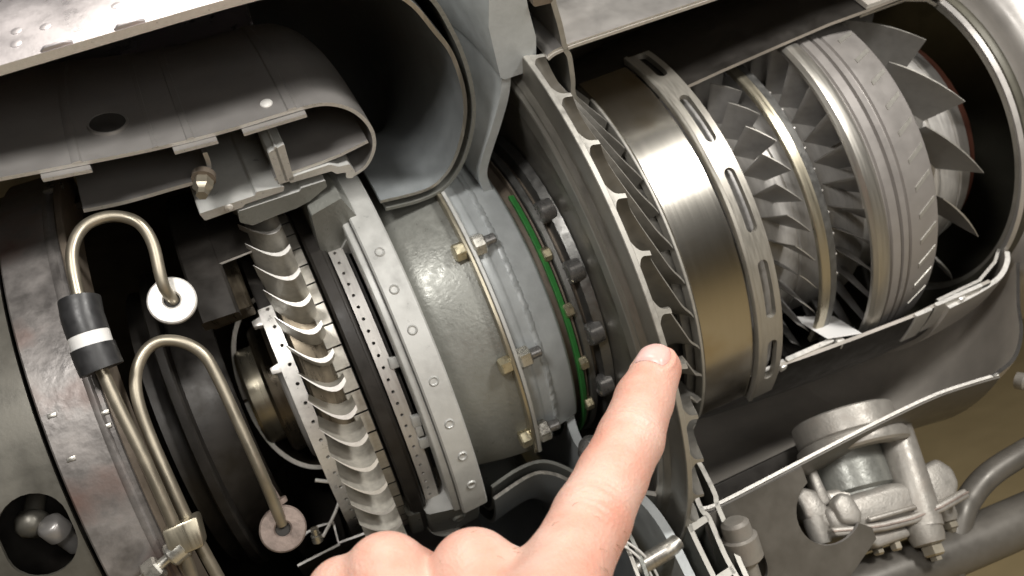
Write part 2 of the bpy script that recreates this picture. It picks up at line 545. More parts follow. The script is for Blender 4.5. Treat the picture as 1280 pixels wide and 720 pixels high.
# ------------------------------------------------------------------ exhaust end on the left
ex = thing("exhaust_band", "broad mottled rusty grey steel band down the left side", "exhaust casing", (-96, -160, 0))
add("band", rev("band", chamf([(-110, 160.5), (-84, 160), (-84, 152), (-110, 152)], 0.8), -75, 72, [MT['rust'], MT['cut']], n=70), ex)
add("flange_lip", rev("flange_lip", chamf([(-83.6, 163), (-80.2, 163.4), (-79.6, 140), (-83.6, 140)], 0.5), -75, 72, [MT['brownplate'], MT['cut']], n=70), ex)
add("weld_seam", rev("weld_seam", [(-90, 160.3), (-89, 161), (-87.5, 161.1), (-86.5, 160.3)], -75, 72, [MT['rust'], MT['cut']], n=70), ex)
tab = prism("spot_tab", [(-2, -.9), (1.6, -1.1), (2, .8), (-1.6, 1.0)], (0, -160.9, 0), (1, 0, 0), (0, 0, 1), (0, 1, 0), 1.0, MT['steel'], 0.3)
for x, t in ((-86, 9.5), (-87, 7.5), (-105, 12), (-104, 5)):
    add("spot_tab", tab, ex, t, (x, 0, 0))
st = prism("clip_stud", [(-5, -2), (4, -2.6), (5, 2), (-4, 2.4)], (0, -163, 0), (1, 0, 0), (0, 0, 1), (0, 1, 0), 3, MT['darkbolt'], 0.8)
add("clip_stud", st, ex, 18.5, (-84, 0, 0))
add("clip_stud", st, ex, 57.5, (-84, 0, 0))

rs = thing("rear_panel", "dull grey rear sheet at the lower left corner with a rounded opening", "engine panel", (-150, -150, 0))
add("panel", slotted("panel", -168, -112.5, 157, 2, [(-127.5, 13.5, -3.6, 6.4)], -75, 72, MT['rearsheet']), rs)
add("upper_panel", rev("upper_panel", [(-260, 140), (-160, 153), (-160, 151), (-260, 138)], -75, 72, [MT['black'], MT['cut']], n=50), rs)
add("fitting_ball", lathe("fitting_ball", [(-6, 0), (-5.4, 3.5), (-3, 6), (1, 7), (4, 6), (5, 4), (14, 4)], (-133, -140, -6), (0.3, 0.5, 0.8), MT['rearsheet'], 20, 60), rs)
add("fitting_cap", lathe("fitting_cap", [(-7, 0), (-7, 4), (-5.5, 5.6), (1, 5.6), (1.5, 4.2), (12, 4.2)], (-124, -143, -13), (0.2, 0.6, -0.8), MT['sheet'], 20, 60), rs)
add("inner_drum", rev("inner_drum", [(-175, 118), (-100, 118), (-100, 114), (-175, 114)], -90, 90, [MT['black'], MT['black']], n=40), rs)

# drum behind the tubes
dr = thing("exhaust_drum", "near-black drum behind the bent tubes, shadow put into its colour", "exhaust duct", (-50, -80, 0))
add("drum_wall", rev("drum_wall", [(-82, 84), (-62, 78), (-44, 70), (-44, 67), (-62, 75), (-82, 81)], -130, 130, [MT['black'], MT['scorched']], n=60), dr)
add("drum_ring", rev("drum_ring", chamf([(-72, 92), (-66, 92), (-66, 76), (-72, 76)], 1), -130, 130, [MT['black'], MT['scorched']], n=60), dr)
add("shade_shell", rev("shade_shell", [(-220, 150), (-12, 148), (-12, 145), (-220, 147)], 60, 300, [MT['black'], MT['black']], n=70), dr)  # added dark shell so the gap behind the tubes stays black
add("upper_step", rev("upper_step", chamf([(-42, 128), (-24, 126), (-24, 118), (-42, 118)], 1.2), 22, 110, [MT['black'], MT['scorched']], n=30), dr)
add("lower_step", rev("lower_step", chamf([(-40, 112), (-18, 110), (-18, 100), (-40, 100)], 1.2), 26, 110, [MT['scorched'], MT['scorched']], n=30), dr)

# bearing dome: half a bowl, cut open, with the shaft in it
bd = thing("bearing_bowl", "half bowl of dark steel with a bright cut edge round the shaft end", "bearing cover", (-30, 0, 0))
bowl = smooth_path([(-8, 56), (-20, 53), (-31, 46), (-40, 34), (-45, 18), (-46, 4), (-45, -8), (-42, -24), (-35, -38), (-24, -48), (-10, -55)], 4)
V, F = [], []
half = [p for p in smooth_path([(-8, 57), (-22, 54), (-33, 46), (-41, 33), (-45.5, 16), (-46.5, 1.0)], 5)]
add("bowl_wall", rev("bowl_wall", thick(half, 2.6), 84, 276, [MT['scorched'], MT['steel']], n=50), bd)
add("shaft", rev("shaft", chamf([(-43, 30), (-24, 30), (-24, 4), (-43, 4)], 2), 0, 360, [MT['brassy'], MT['cut']], n=64), bd)
add("shaft_collar", rev("shaft_collar", chamf([(-31, 40), (-20, 40), (-20, 5), (-31, 5)], 2), 0, 360, [MT['scorched'], MT['cut']], n=64), bd)
add("bright_collar", rev("bright_collar", chamf([(-22, 47), (-15, 50), (-15, 6), (-22, 6)], 1), 0, 360, [MT['hub'], MT['cut']], n=64), bd)
add("cut_strut", tube("cut_strut", [(-24, -60, -51), (-12, -60, -58), (-6, -62, -60)], 1.1, MT['bright'], 8, 3), bd)
add("brace", tube("brace", [(-14, -62, -57), (-15, -64, -64), (-21, -66, -71), (-31, -70, -79)], 0.9, MT['bright'], 8, 4), bd)

# ------------------------------------------------------------------ bent fuel tubes
def fuel_tube(label, pts, r, end, endm, pinned):
    t = thing("fuel_tube", label, "fuel tube", pts[0], "bent fuel tubes on the left")
    add("pipe", tube("pipe", pts, r * 0.88, MT['tube'], 16, 6), t)
    wsh = ring("end_washer", chamf([(-2.5, 3.4), (2.5, 3.4), (2.5, 10.4), (-2.5, 10.4)], 0.7), end, (0.1, -1, 0.12), endm, 36)
    add("end_washer", wsh, t)
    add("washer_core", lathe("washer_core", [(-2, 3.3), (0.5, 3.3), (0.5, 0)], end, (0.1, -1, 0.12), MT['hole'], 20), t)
    if pinned:
        add("pin", tube("pin", [(end[0] + 3, end[1] + 4, end[2] + 8), (end[0] + 1, end[1] + 4, end[2] + 22)], 1.5, MT['washer2'], 10, 0), t)
        add("pin_nut", lathe("pin_nut", [(0, 3.4), (2.4, 3.6), (3, 0)], (end[0] + 3, end[1] + 3, end[2] + 10), (-.1, 0, 1), MT['washer2'], 12), t)
    return t


Y1 = -163
p1 = [(-80, -158, -56), (-77.5, -163, -28), (-77.5, -165, 0), (-79, -165, 28), (-79.5, -164, 50), (-78, -162, 69), (-75.5, -158, 88), (-72, -155, 97), (-66, -152, 102.5), (-58, -150, 103.5), (-51, -149, 101), (-46, -149, 95.5), (-44.5, -149, 86), (-46.5, -150, 72), (-47, -148, 66), (-46.5, -141, 61)]
t1 = fuel_tube("thin bent fuel tube with a black and white sleeve ending at a white washer", p1, 2.9, (-47, -141, 61), MT['bright'], False)
sx = [(-78.6, -163.5, 66), (-78.9, -164.2, 58.5), (-79.3, -164.9, 51), (-79.2, -165.2, 43)]
add("sleeve", tube("sleeve", [(-77.6, -161.5, 73), sx[0], sx[1]], 8.2, MT['sleeve'], 24, 0), t1)
add("sleeve_band", tube("sleeve_band", [sx[1], (-79.2, -164.7, 53)], 8.0, MT['white'], 24, 0), t1)
add("sleeve", tube("sleeve", [(-79.2, -164.7, 53), sx[2], sx[3]], 8.7, MT['sleeve'], 24, 0), t1)
p2 = [(-71, -154, -58), (-73, -156, -32), (-73.5, -157, -11), (-74, -156, 11), (-73, -155, 27), (-70, -153, 37), (-64, -151, 44), (-57, -150, 46), (-49, -150, 42.5), (-43, -150, 35), (-41, -150, 24), (-40, -150, 0), (-39.5, -148, -27), (-40.5, -139, -50)]
t2 = fuel_tube("thin bent fuel tube running down to a rusty grey washer with a pin", p2, 2.9, (-41, -139, -52), MT['washer2'], True)
tc = thing("tube_clamp", "small brown clamp holding the two bent tubes together near the hand", "clamp", (-75, -158, -32))
add("clamp_band", prism("clamp_band", [(-8, -7), (6, -7), (6.5, 6), (-8.5, 6)], (-74.5, -166, -33), (1, 0, 0), (0.1, 0, 1), (0, 1, 0), 13, MT['brassy'], 1.5), tc)
cb = thing("clamp_bolt", "long bolt with a shiny nut below the lower clamp at the bottom left", "bolt", (-85, -162, -38))
add("bolt_shank", tube("bolt_shank", [(-100, -161, -44), (-78, -161, -37)], 2.2, MT['zinc'], 12, 0), cb)
add("bolt_nut", lathe("bolt_nut", [(0, 4.4), (.8, 5.2), (6, 5.2), (7, 4.4), (7, 0)], (-95, -161, -42.5), (0.95, 0, 0.3), MT['zinc'], 6, 25), cb)
add("bolt_head", lathe("bolt_head", [(0, 4.8), (1, 5.4), (7, 5.4), (8, 4.2), (8, 0)], (-84, -161, -38.8), (0.95, 0, 0.3), MT['zinc'], 16, 25), cb)

# cut channel and thin sheets in the lower middle
cs = thing("lower_channel", "cut thin metal channel below the turbine, bright along its edge", "engine panel", (-25, -65, -80))
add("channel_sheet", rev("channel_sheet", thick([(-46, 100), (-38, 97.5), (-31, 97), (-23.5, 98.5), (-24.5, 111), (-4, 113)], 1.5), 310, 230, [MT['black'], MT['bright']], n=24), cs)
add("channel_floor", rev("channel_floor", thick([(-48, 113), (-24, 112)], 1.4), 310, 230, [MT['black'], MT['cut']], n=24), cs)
add("channel_stud", lathe("channel_stud", [(0, 3), (4, 3), (4.5, 2.2), (8, 2.2), (8, 0)], cyl(-34, 106, -49), (0.1, -0.3, 1), MT['zinc'], 14), cs)

# ------------------------------------------------------------------ turbine rotor
tr = thing("turbine_rotor", "turbine wheel with a row of curved blades with bright crescent tips", "turbine rotor", (0, 0, 0))
add("disc", rev("disc", chamf([(-8, 103), (13, 104), (13, 88), (6, 80), (5, 20), (-6, 20), (-7, 80), (-10, 92)], 1), 0, 360, [MT['scorched'], MT['cut']], n=110), tr)


def airfoil(x0, x1, sag, tmax, tilt, n=10):
    up, lo = [], []
    for i in range(n + 1):
        s = i / n
        x = x0 + (x1 - x0) * s
        c = -sag * 4 * s * (1 - s) * (0.75 + 0.5 * s) + tilt * (s - 0.5)
        t = tmax * (0.10 + 0.9 * min(1, s * 1.35) ** 0.9)
        if s > 0.9:
            t *= 0.85
        lo.append((x, c - t * 0.5)); up.append((x, c + t * 0.5))
    return up + lo[::-1]


def loft_blade(name, secs, mats):
    """secs = [(radius, [(x, c)])], c measured round the engine"""
    V, F, MI = [], [], []
    m = len(secs[0][1])
    for (r, s) in secs:
        for (x, c) in s:
            V.append(cyl(x, r, math.degrees(c / r)))
    for i in range(len(secs) - 1):
        for j in range(m):
            j2 = (j + 1) % m
            F.append((i * m + j, i * m + j2, (i + 1) * m + j2, (i + 1) * m + j)); MI.append(0)
    k = len(V)
    V += V[(len(secs) - 1) * m:len(secs) * m]
    h = m // 2
    for j in range(h - 1):
        F.append((k + j, k + j + 1, k + m - 2 - j, k + m - 1 - j)); MI.append(1)
    return new_mesh(name, V, F, mats, MI, 50)


tb = loft_blade("blade", [(103, airfoil(-9, 10, 6.0, 3.4, -9.0)), (112, airfoil(-9.5, 10, 6.2, 3.0, -9.8)), (122, airfoil(-10, 9.8, 6.4, 2.8, -10.6)), (130, airfoil(-10, 9.6, 6.6, 2.6, -11.4))], [MT['turb'], MT['bright']])
NB = 56
t_off = 2.1
for k in range(NB):
    t = t_off + k * 360 / NB
    tt = (t + 180) % 360 - 180
    if -100 < tt < 100:
        add("blade", tb, tr, t)
plat = rev("platform", chamf([(7, 106), (15, 106.5), (15, 101), (7, 101)], 0.4), -2.95, 2.95, [MT['turb'], MT['hole']], n=3)
for k in range(NB):
    t = t_off + 2.2 + k * 360 / NB
    tt = (t + 180) % 360 - 180
    if -90 < tt < 90:
        add("platform", plat, tr, t)
nh = 60
add("front_cover_ring", slotted("front_cover_ring", -17, -9.5, 100, 3, [(-12.2, 1.0, t_off + i * 360 / nh - 90, 0.55) for i in range(0, 31)], -95, 27, MT['bright']), tr)
add("cover_web", rev("cover_web", [(-16.5, 97), (-10, 97), (-10, 50), (-13, 50)], 0, 360, [MT['black'], MT['cut']], n=90), tr)
for t in (24, 8.5):
    add("cover_tab", prism("cover_tab", [(-5, -2), (2, -3), (2, 3), (-5, 1.5)], cyl(-17, 98, t), (1, 0, 0), (0, math.sin(math.radians(t)), math.cos(math.radians(t))), (0, math.cos(math.radians(t)), -math.sin(math.radians(t))), 4, MT['bright'], 0.5), tr)

# dark band and perforated ring to the right of the blades
sr = thing("turbine_seal_ring", "dark brown ring between the turbine blades and the drilled ring", "seal ring", (20, 0, 0))
add("ring_wall", rev("ring_wall", chamf([(16.5, 112), (25.5, 113), (25.5, 96), (16.5, 96)], 1), -80, 90, [MT['black'], MT['cut']], n=80), sr)
add("ring_skin", rev("ring_skin", chamf([(17.5, 113.0), (23.5, 114.4), (23.5, 112.9), (17.5, 112.4)], .3), -80, 90, [MT['black'], MT['cut']], n=80), sr)
pr_ = thing("drilled_ring", "narrow bright steel ring drilled with a row of small holes", "nozzle ring", (30, 0, 0))
add("ring_band", slotted("ring_band", 26.5, 34, 110, 3, [(29.4, 0.85, 1.0 + 3.45 * i, 0.46) for i in range(-14, 13)], -60, 50, MT['hub']), pr_)
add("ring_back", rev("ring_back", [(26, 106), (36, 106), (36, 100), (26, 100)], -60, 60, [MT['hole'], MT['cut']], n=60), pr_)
for t, s in ((-2, 1), (-19, 1), (-22, .8), (-26, 1.1)):
    add("lock_tab", prism("lock_tab", [(-2.2 * s, -3), (2.4 * s, -3.4), (2.6 * s, 2.6), (-1.6 * s, 3.2)], cyl(34.5, 113, t), (1, 0, 0), (0, math.sin(math.radians(t)), math.cos(math.radians(t))), (0, math.cos(math.radians(t)), -math.sin(math.radians(t))), 4, MT['lightgrey'], 0.6), pr_)

# ------------------------------------------------------------------ bearing housing in the middle
bh = thing("bearing_housing", "grey painted drum between a dimpled pale flange and a bolted thin golden flange", "housing", (80, -100, 0))
add("dimpled_flange", rev("dimpled_flange", chamf([(41, 130.5), (55.5, 130), (55.5, 92), (50, 92), (50, 112), (41, 113)], 0.9), -46.5, 60, [MT['lightgrey'], MT['cut']], n=60), bh)
add("flange_step", rev("flange_step", chamf([(37, 127), (40.6, 128), (40.6, 112), (37, 112)], 0.6), -46, 60, [MT['lightgrey'], MT['cut']], n=60), bh)
dm = ring("dimple", [(-.2, 0.0001), (-.2, 1.3), (0.7, 2.1), (-0.3, 2.9), (-1.2, 2.9), (-1.2, 0.0001)], (0, -130.3, 0), (0, -1, 0), MT['lightgrey'], 16, 60)
for x, t in ((48, 22.3), (47, 13.2), (47.5, 3.7), (48, -8.2), (48, -18.6), (49, -27.7), (49, -37)):
    add("dimple", dm, bh, t, (x, 0, 0))
add("drum", rev("drum", thick(smooth_path([(50, 99), (62, 103), (78, 106.5), (93, 108.5)], 3), 3), -49, 100, [MT['darkgrey'], MT['bright']], n=70), bh)
add("rear_gasket_flange", rev("rear_gasket_flange", chamf([(90.6, 116), (92.6, 116), (92.6, 102), (90.6, 102)], 0.3), -46, 80, [MT['brassy'], MT['cut']], n=70), bh)
add("front_gasket_flange", rev("front_gasket_flange", chamf([(92.9, 116.4), (95, 116.4), (95, 96), (92.9, 96)], 0.3), -46, 80, [MT['lightgrey'], MT['cut']], n=70), bh)
for t in (50, 18.3, -14.3, -39.6):
    b = add("bolt", lathe("bolt", [(0, 4.2), (.6, 5.0), (5.4, 5.0), (6.2, 4.2), (6.2, 0)], (90.6, -113, 0), (-1, 0, 0), MT['gold'], 6, 25), bh, t)
    add("nut", lathe("nut", [(0, 5.2), (0.6, 6.0), (6, 6.0), (6.8, 5.0), (6.8, 0)], (95, -113, 0), (1, 0, 0), MT['zinc'], 6, 25), b)
    add("stud", lathe("stud", [(0, 3.1), (6, 3.1), (6.6, 2.4), (6.6, 0)], (101.6, -113, 0), (1, 0, 0), MT['darkbolt'], 16, 25), b)

# front cover plate (painted blue-grey) with a rough weld step
add('cut_rod', rev('cut_rod', [(62, 92), (90, 98.5), (90, 101), (62, 94.5)], 309.3, 300, [MT['darkgrey'], MT['bright']], n=4), bh)
fp = thing("front_cover", "blue grey painted cone plate with a rough weld bead beside the green ring", "housing", (112, -100, 0))
prof = [(96.5, 108.5), (102, 108), (103, 107), (108.5, 106.8), (110.5, 105.2), (124, 102.2), (126.5, 98), (126.5, 78), (122, 78), (121, 95), (96.5, 100)]
add("plate", rev("plate", chamf(prof, 0.6), -47, 110, [MT['bluegrey'], MT['cut']], n=80), fp)
random.seed(3)
V, F = [], []
nn = 150
for i in range(nn + 1):
    t = -46 + 120 * i / nn
    j = random.uniform(-.5, .5); h = random.uniform(0.2, 0.9)
    for (x, r) in ((107.4 + j, 106.2), (108.6 + j, 107.1 + h), (110.6 + j, 106.4 + h * .8), (112.2 + j, 104.2)):
        V.append(cyl(x, r, t))
for i in range(nn):
    for j in range(3):
        F.append((i * 4 + j, i * 4 + j + 1, i * 4 + j + 5, i * 4 + j + 4))
add("weld_bead", new_mesh("weld_bead", V, F, MT['bluegrey'], None, 70), fp)

# rear block at the bottom of the pale flange
bb = thing("flange_foot", "dark grey notched block under the lower end of the dimpled flange", "bracket", (38, -75, -90))
add("foot_block", rev("foot_block", chamf([(21, 95), (30, 91), (40, 94), (53, 96), (53, 121), (40, 122), (24, 118)], 1), 310, 292, [MT['darkgrey'], MT['lightgrey']], n=12), bb)
add("foot_side", rev("foot_side", chamf([(14, 113), (21.5, 114), (21.5, 98), (14, 100)], .8), 309, 288, [MT['darkgrey'], MT['darkgrey']], n=12), bb)
add("foot_rivet", ring("foot_rivet", [(-.3, .001), (-.3, 2.2), (.8, 3.0), (-.6, 4.0), (-1, .001)], cyl(40, 122, -56.5), (0, -.55, -.83), MT['darkgrey'], 18, 60), bb)
add("foot_rivet", ring("foot_rivet", [(-.3, .001), (-.3, 1.6), (.6, 2.2), (-.6, 3.0), (-1, .001)], cyl(40, 121.5, -63.5), (0, -.45, -.89), MT['darkgrey'], 18, 60), bb)
add("foot_pipe", tube("foot_pipe", [cyl(34, 112, -66), cyl(38, 110, -90)], 12, MT['darkgrey'], 24, 0), bb)

# ------------------------------------------------------------------ diffuser casing: cut double wall casting
dcg = thing("diffuser_casing", "blue grey cast frame standing behind the dome, cut through beside the impeller", "engine casing", (140, 0, 0))
rear = smooth_path([(122, 97), (119, 108), (118, 118), (121, 130), (128, 150), (133, 168), (134, 185), (132, 205), (128, 240)], 4)
add("rear_wall", rev("rear_wall", thick(rear, 5), T36 + 0.5, B50, [MT['bluegrey'], MT['bluegrey']], n=110), dcg)
lobe = chamf([(131, 177), (146.5, 177), (150, 184), (150, 196), (146, 214), (142, 240), (128, 240), (126, 210)], 2.0)
add("lobe", rev("lobe", lobe, T36 + 0.3, 150, [MT['bluegrey'], MT['bluegrey']], n=50), dcg)
front = smooth_path([(155, 232), (158, 215), (162, 200), (165.5, 184), (168, 178), (170.5, 162), (171, 154), (174.5, 143), (181, 131), (190, 122), (197, 116)], 4)
add("front_wall", rev("front_wall", thick(front, 2.6), T36, B50, [MT['vane'], MT['rim']], n=110), dcg)
add("cross_web", rev("cross_web", chamf([(148, 214), (158, 213), (158, 219), (148, 220)], 1), T36, 120, [MT['brownplate'], MT['brownplate']], n=30), dcg)
lw1 = smooth_path([(129, 158), (136, 161), (143, 167), (148, 172), (147.5, 180), (145, 192), (142, 214), (139, 240)], 4)
add("lower_rear_wall", rev("lower_rear_wall", thick(lw1, 2.6), 310, 200, [MT['darkgrey'], MT['rim']], n=60), dcg)
lw2 = smooth_path([(160, 166), (161.5, 170), (158, 176), (156.5, 184), (157.5, 188), (153.5, 208), (152, 222), (150, 240)], 4)
add("lower_front_wall", rev("lower_front_wall", thick(lw2, 2.6), 310, 200, [MT['darkgrey'], MT['rim']], n=60), dcg)
add("lower_web", rev("lower_web", [(145, 187), (157, 186), (157, 189.5), (144.5, 191)], 310, 200, [MT['darkgrey'], MT['rim']], n=40), dcg)
add("lower_end_web", rev("lower_end_web", [(141, 216), (153, 215), (153, 219), (141, 220)], 310, 200, [MT['darkgrey'], MT['rim']], n=40), dcg)
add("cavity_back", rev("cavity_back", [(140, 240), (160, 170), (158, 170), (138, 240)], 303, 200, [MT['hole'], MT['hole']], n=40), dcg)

# ------------------------------------------------------------------ green ring, hub bolts
gr = single("seal_strip", rev("seal_strip", chamf([(129.6, 100.5), (133, 99), (133, 96), (129.6, 97.5)], 0.3), -200, 33, [MT['green'], MT['green']], n=120), "thin bright green seal ring beside the dark hub bolts", "seal ring")
hubt = thing("impeller_hub", "dark machined hub ring with round black bolt heads and brass nuts", "hub", (140, 0, 0))
add("inner_drum", rev("inner_drum", chamf([(127, 92), (146, 93), (146, 60), (127, 60)], 1), 0, 360, [MT['brownplate'], MT['cut']], n=90), hubt)
add("copper_gasket", rev("copper_gasket", [(134, 97.5), (135, 97.5), (135, 80), (134, 80)], 0, 360, [MT['brownplate'], MT['cut']], n=90), hubt)
add("bolt_flange", rev("bolt_flange", chamf([(136, 99), (140, 99.5), (140, 75), (136, 75)], 0.6), 0, 360, [MT['gear'], MT['cut']], n=90), hubt)
# scalloped, knurled ring
V, F = [], []
prs = [(143.5, 92), (144.5, 101), (149.5, 103), (151, 92)]
ng = 180
for i in range(ng):
    for (x, r) in prs:
        rr = r + (0.5 if (i % 2 and r > 95) else 0)
        V.append(cyl(x, rr, i * 360 / ng))
for i in range(ng):
    a, b = i * 4, ((i + 1) % ng) * 4
    for j in range(3):
        F.append((a + j, a + j + 1, b + j + 1, b + j))
add("knurled_ring", new_mesh("knurled_ring", V, F, MT['gear'], None, 30), hubt)
hb = lathe("hub_bolt", [(-4, 6.4), (0, 6.6), (3.2, 6.6), (4.2, 5.8), (4.6, 3.5), (4.0, 3.0), (4.0, 0)], (143.5, -100.5, 0), (-1, 0, 0), MT['darkbolt'], 28, 30)
bn = lathe("brass_nut", [(0, 3.5), (.6, 4), (4.4, 4), (5, 3.3), (5, 0)], (136, -99.5, 0), (-1, 0, 0), MT['gold'], 6, 25)
dk = lathe("rear_bolt", [(0, 4.2), (6, 4.2), (7, 3.2), (7, 0)], (130, -92, 0), (-1, 0, 0), MT['darkbolt'], 20)
for k in range(-3, 1):
    add("hub_bolt", hb, hubt, 23 + 21 * k)
    add("brass_nut", bn, hubt, 10 + 19 * k)

# ------------------------------------------------------------------ centrifugal impeller
im = thing("impeller", "large centrifugal impeller wheel with curved vanes the finger points at", "impeller", (165, 0, 0))
backp = [(150, 60), (151, 96), (149, 112), (146, 128), (143.5, 140), (143.2, 146), (142.2, 148), (142.4, 158), (140.0, 162), (139.4, 166), (140.4, 169.5), (142.8, 172), (142.6, 184), (143, 187)]
hubp = [(145.5, 187), (148, 176), (153, 158), (160, 142), (171, 126), (184, 112), (222, 98), (222, 60)]
add("disc", rev("disc", backp + hubp, 0, 360, [MT['disc'], MT['cut']], n=160, angle=25), im)
add("polished_ridge", rev("polished_ridge", [(140.2, 163), (139.0, 164.6), (138.9, 166.6), (140.2, 168.6), (142, 167), (142, 164)], 0, 360, [MT['steel'], MT['cut']], n=160), im)
add("rim", rev("rim", chamf([(142.8, 187.2), (145.6, 187.4), (145.4, 184), (143, 184)], .3), 0, 360, [MT['rim'], MT['cut']], n=160), im)
# vane: hub line to shroud line, fillet at the foot, rim end square
hubl = [(145.6, 186.5), (148, 176), (153, 158), (160, 142), (171, 126), (184, 112)]
shrl = [(152.6, 187), (157.5, 173), (164.5, 159.5), (172.5, 148.5), (181, 139), (188.5, 132)]


def lerp_path(P, s):
    f = s * (len(P) - 1); i = min(int(f), len(P) - 2); f -= i
    return (P[i][0] + (P[i + 1][0] - P[i][0]) * f, P[i][1] + (P[i + 1][1] - P[i][1]) * f)


V, F, MI = [], [], []
ns_, nh_ = 16, 9
hubs, shrs = smooth_path(hubl, 4), smooth_path(shrl, 4)
grid = {}
for side in (1, -1):
    for i in range(ns_ + 1):
        s = i / ns_
        h = lerp_path(hubs, s); q = lerp_path(shrs, s)
        th = -20 * s ** 1.15 + 3.0 * math.sin(math.pi * min(1, s * 1.3))
        for j in range(nh_ + 1):
            e = j / nh_
            x = h[0] + (q[0] - h[0]) * e; r = h[1] + (q[1] - h[1]) * e
            half_t = 1.3 - 0.2 * e + 5.2 * max(0, 1 - e / 0.62) ** 2.6
            half_t *= (0.75 + 0.25 * (1 - s))
            lean = -2.2 * e * (1 - s)
            grid[(side, i, j)] = len(V)
            V.append(cyl(x, r, th + math.degrees((side * half_t + lean) / r)))
for side in (1, -1):
    for i in range(ns_):
        for j in range(nh_):
            F.append(tuple(grid[(side, a, b)] for a, b in ((i, j), (i + 1, j), (i + 1, j + 1), (i, j + 1)))); MI.append(0)
for i in range(ns_):
    F.append((grid[(1, i, nh_)], grid[(1, i + 1, nh_)], grid[(-1, i + 1, nh_)], grid[(-1, i, nh_)])); MI.append(1)
k0 = len(V)
for j in range(nh_ + 1):
    V.append(V[grid[(1, 0, j)]]); V.append(V[grid[(-1, 0, j)]])
for j in range(nh_):
    F.append((k0 + 2 * j, k0 + 2 * j + 1, k0 + 2 * j + 3, k0 + 2 * j + 2)); MI.append(1)
vm = new_mesh("vane", V, F, [MT['vane'], MT['rim']], MI, 40)
for k in range(42):
    t = 1.6 + k * 360 / 42
    tt = (t + 180) % 360 - 180
    if -110 < tt < 110:
        add("vane", vm, im, t)

# ------------------------------------------------------------------ compressor: bands, rings
pb = thing("polished_band", "broad polished steel band with a blinding highlight right of the impeller", "compressor ring", (207, 0, 0))
add("band", rev("band", chamf([(191.5, 130), (224, 130.5), (224, 124), (191.5, 126.5)], 0.9), -54, 50, [MT['polished'], MT['cut']], n=150), pb)
add("band_lip", rev("band_lip", chamf([(189.8, 130.8), (191.4, 131), (191.4, 122), (189.8, 124)], .3), -54, 42, [MT['rim'], MT['cut']], n=150), pb)
add("inner_liner", rev("inner_liner", [(186, 121), (224, 121), (224, 118), (186, 118)], -56, 56, [MT['vane'], MT['cut']], n=70), pb)
sf = thing("slotted_ring", "satin grey ring with long oval slots between polished band and blades", "compressor ring", (233, 0, 0))
add("ring_band", slotted("ring_band", 225, 241.5, 133, 3.5, [(234.6, 3.2, 25, 7.2), (234.6, 3.2, 2.8, 8.0), (234.6, 3.2, -19.6, 7.6), (234.6, 3.2, -41, 7.0), (234.6, 3.2, 46, 6)], -56, 52, MT['slotring']), sf)
add("rear_lip", rev("rear_lip", chamf([(224.8, 133.6), (227, 134.2), (227, 131), (224.8, 130.8)], .3), -56, 52, [MT['slotring'], MT['cut']], n=120), sf)
add("slot_floor", rev("slot_floor", [(227, 124.5), (241, 124.5), (241, 120), (227, 120)], -56, 56, [MT['blade'], MT['cut']], n=70), sf)
gs = thing("guide_ring", "slim tarnished guide ring between the two rows of compressor blades", "compressor ring", (288, 0, 0))
add("ring_band", rev("ring_band", chamf([(282.6, 113), (282.6, 116.3), (288.6, 116.6), (288.6, 113)], 0.4), -56, 75, [MT['brassy'], MT['cut']], n=120), gs)
V, F = [], []
add("toothed_lip", rev("toothed_lip", chamf([(288.8, 116.2), (294, 115.4), (294, 113), (288.8, 113)], 0.3), -56, 75, [MT['gear'], MT['cut']], n=120), gs)
tooth = prism("tooth", [(-.5, -.6), (.8, -.6), (.8, .6), (-.5, .6)], (294, -115.4, 0), (1, 0, 0), (0, 0, 1), (0, 1, 0), 1.4, MT['hub'], 0.2, 1)
for k in range(-5, 5):
    add("tooth", tooth, gs, 6.5 * k + 3)

rr = thing("ribbed_ring", "wide grey compressor ring with grooves and slanted bright ribs", "compressor ring", (335, 0, 0))
body = [(309.5, 127.5), (311, 129.5), (317, 130.2), (320.5, 128.6), (321.5, 126.6), (323, 126.4), (323.8, 127.8), (329.5, 127.6), (330.2, 125.4), (331.5, 125.2), (332.2, 127.2), (336, 126.8), (336.8, 124.8), (338.2, 124.8), (339, 126.2), (345.5, 125.6), (362.5, 122), (364, 120.5), (364, 116), (322, 122), (309.5, 125.6)]
add("ring_body", rev("ring_body", body, -63, 80, [MT['ribring'], MT['cut']], n=170, angle=20), rr)
add("polished_edge", rev("polished_edge", [(309.3, 127.8), (311.2, 130.0), (317, 130.7), (320, 129.4), (320, 127), (309.4, 126)], -63, 80, [MT['steel'], MT['cut']], n=170), rr)
ribm = []
V, F = [], []
for i in range(5):
    s = i / 4
    x = 345.8 + 14.5 * s
    r = 125.5 - (x - 345.5) * 0.212
    tm = 1.4 * (s - 0.5) * 2
    for (dt, dr_) in ((-.8, -.4), (-.6, .6), (.6, .6), (.8, -.4)):
        V.append(cyl(x, r + dr_, tm + dt))
for i in range(4):
    for j in range(3):
        F.append((i * 4 + j, i * 4 + j + 1, i * 4 + j + 5, i * 4 + j + 4))
F += [(0, 1, 2, 3), (19, 18, 17, 16)]
rib = new_mesh("rib", V, F, MT['rim'], None, 40)
for k in range(-7, 11):
    add("rib", rib, rr, 4.3 + 7.6 * k)

# ------------------------------------------------------------------ compressor rotor with two rows of blades
cr_ = thing("compressor_rotor", "compressor rotor with two rows of flat slanted grey blades", "compressor rotor", (285, 0, 0))
add("hub", rev("hub", [(236, 84), (266, 84.6), (291, 84.6), (291.6, 83.4), (292.4, 83.4), (293, 84.8), (313, 85), (340, 86), (340, 50), (236, 50)], 0, 360, [MT['hub'], MT['cut']], n=120), cr_)


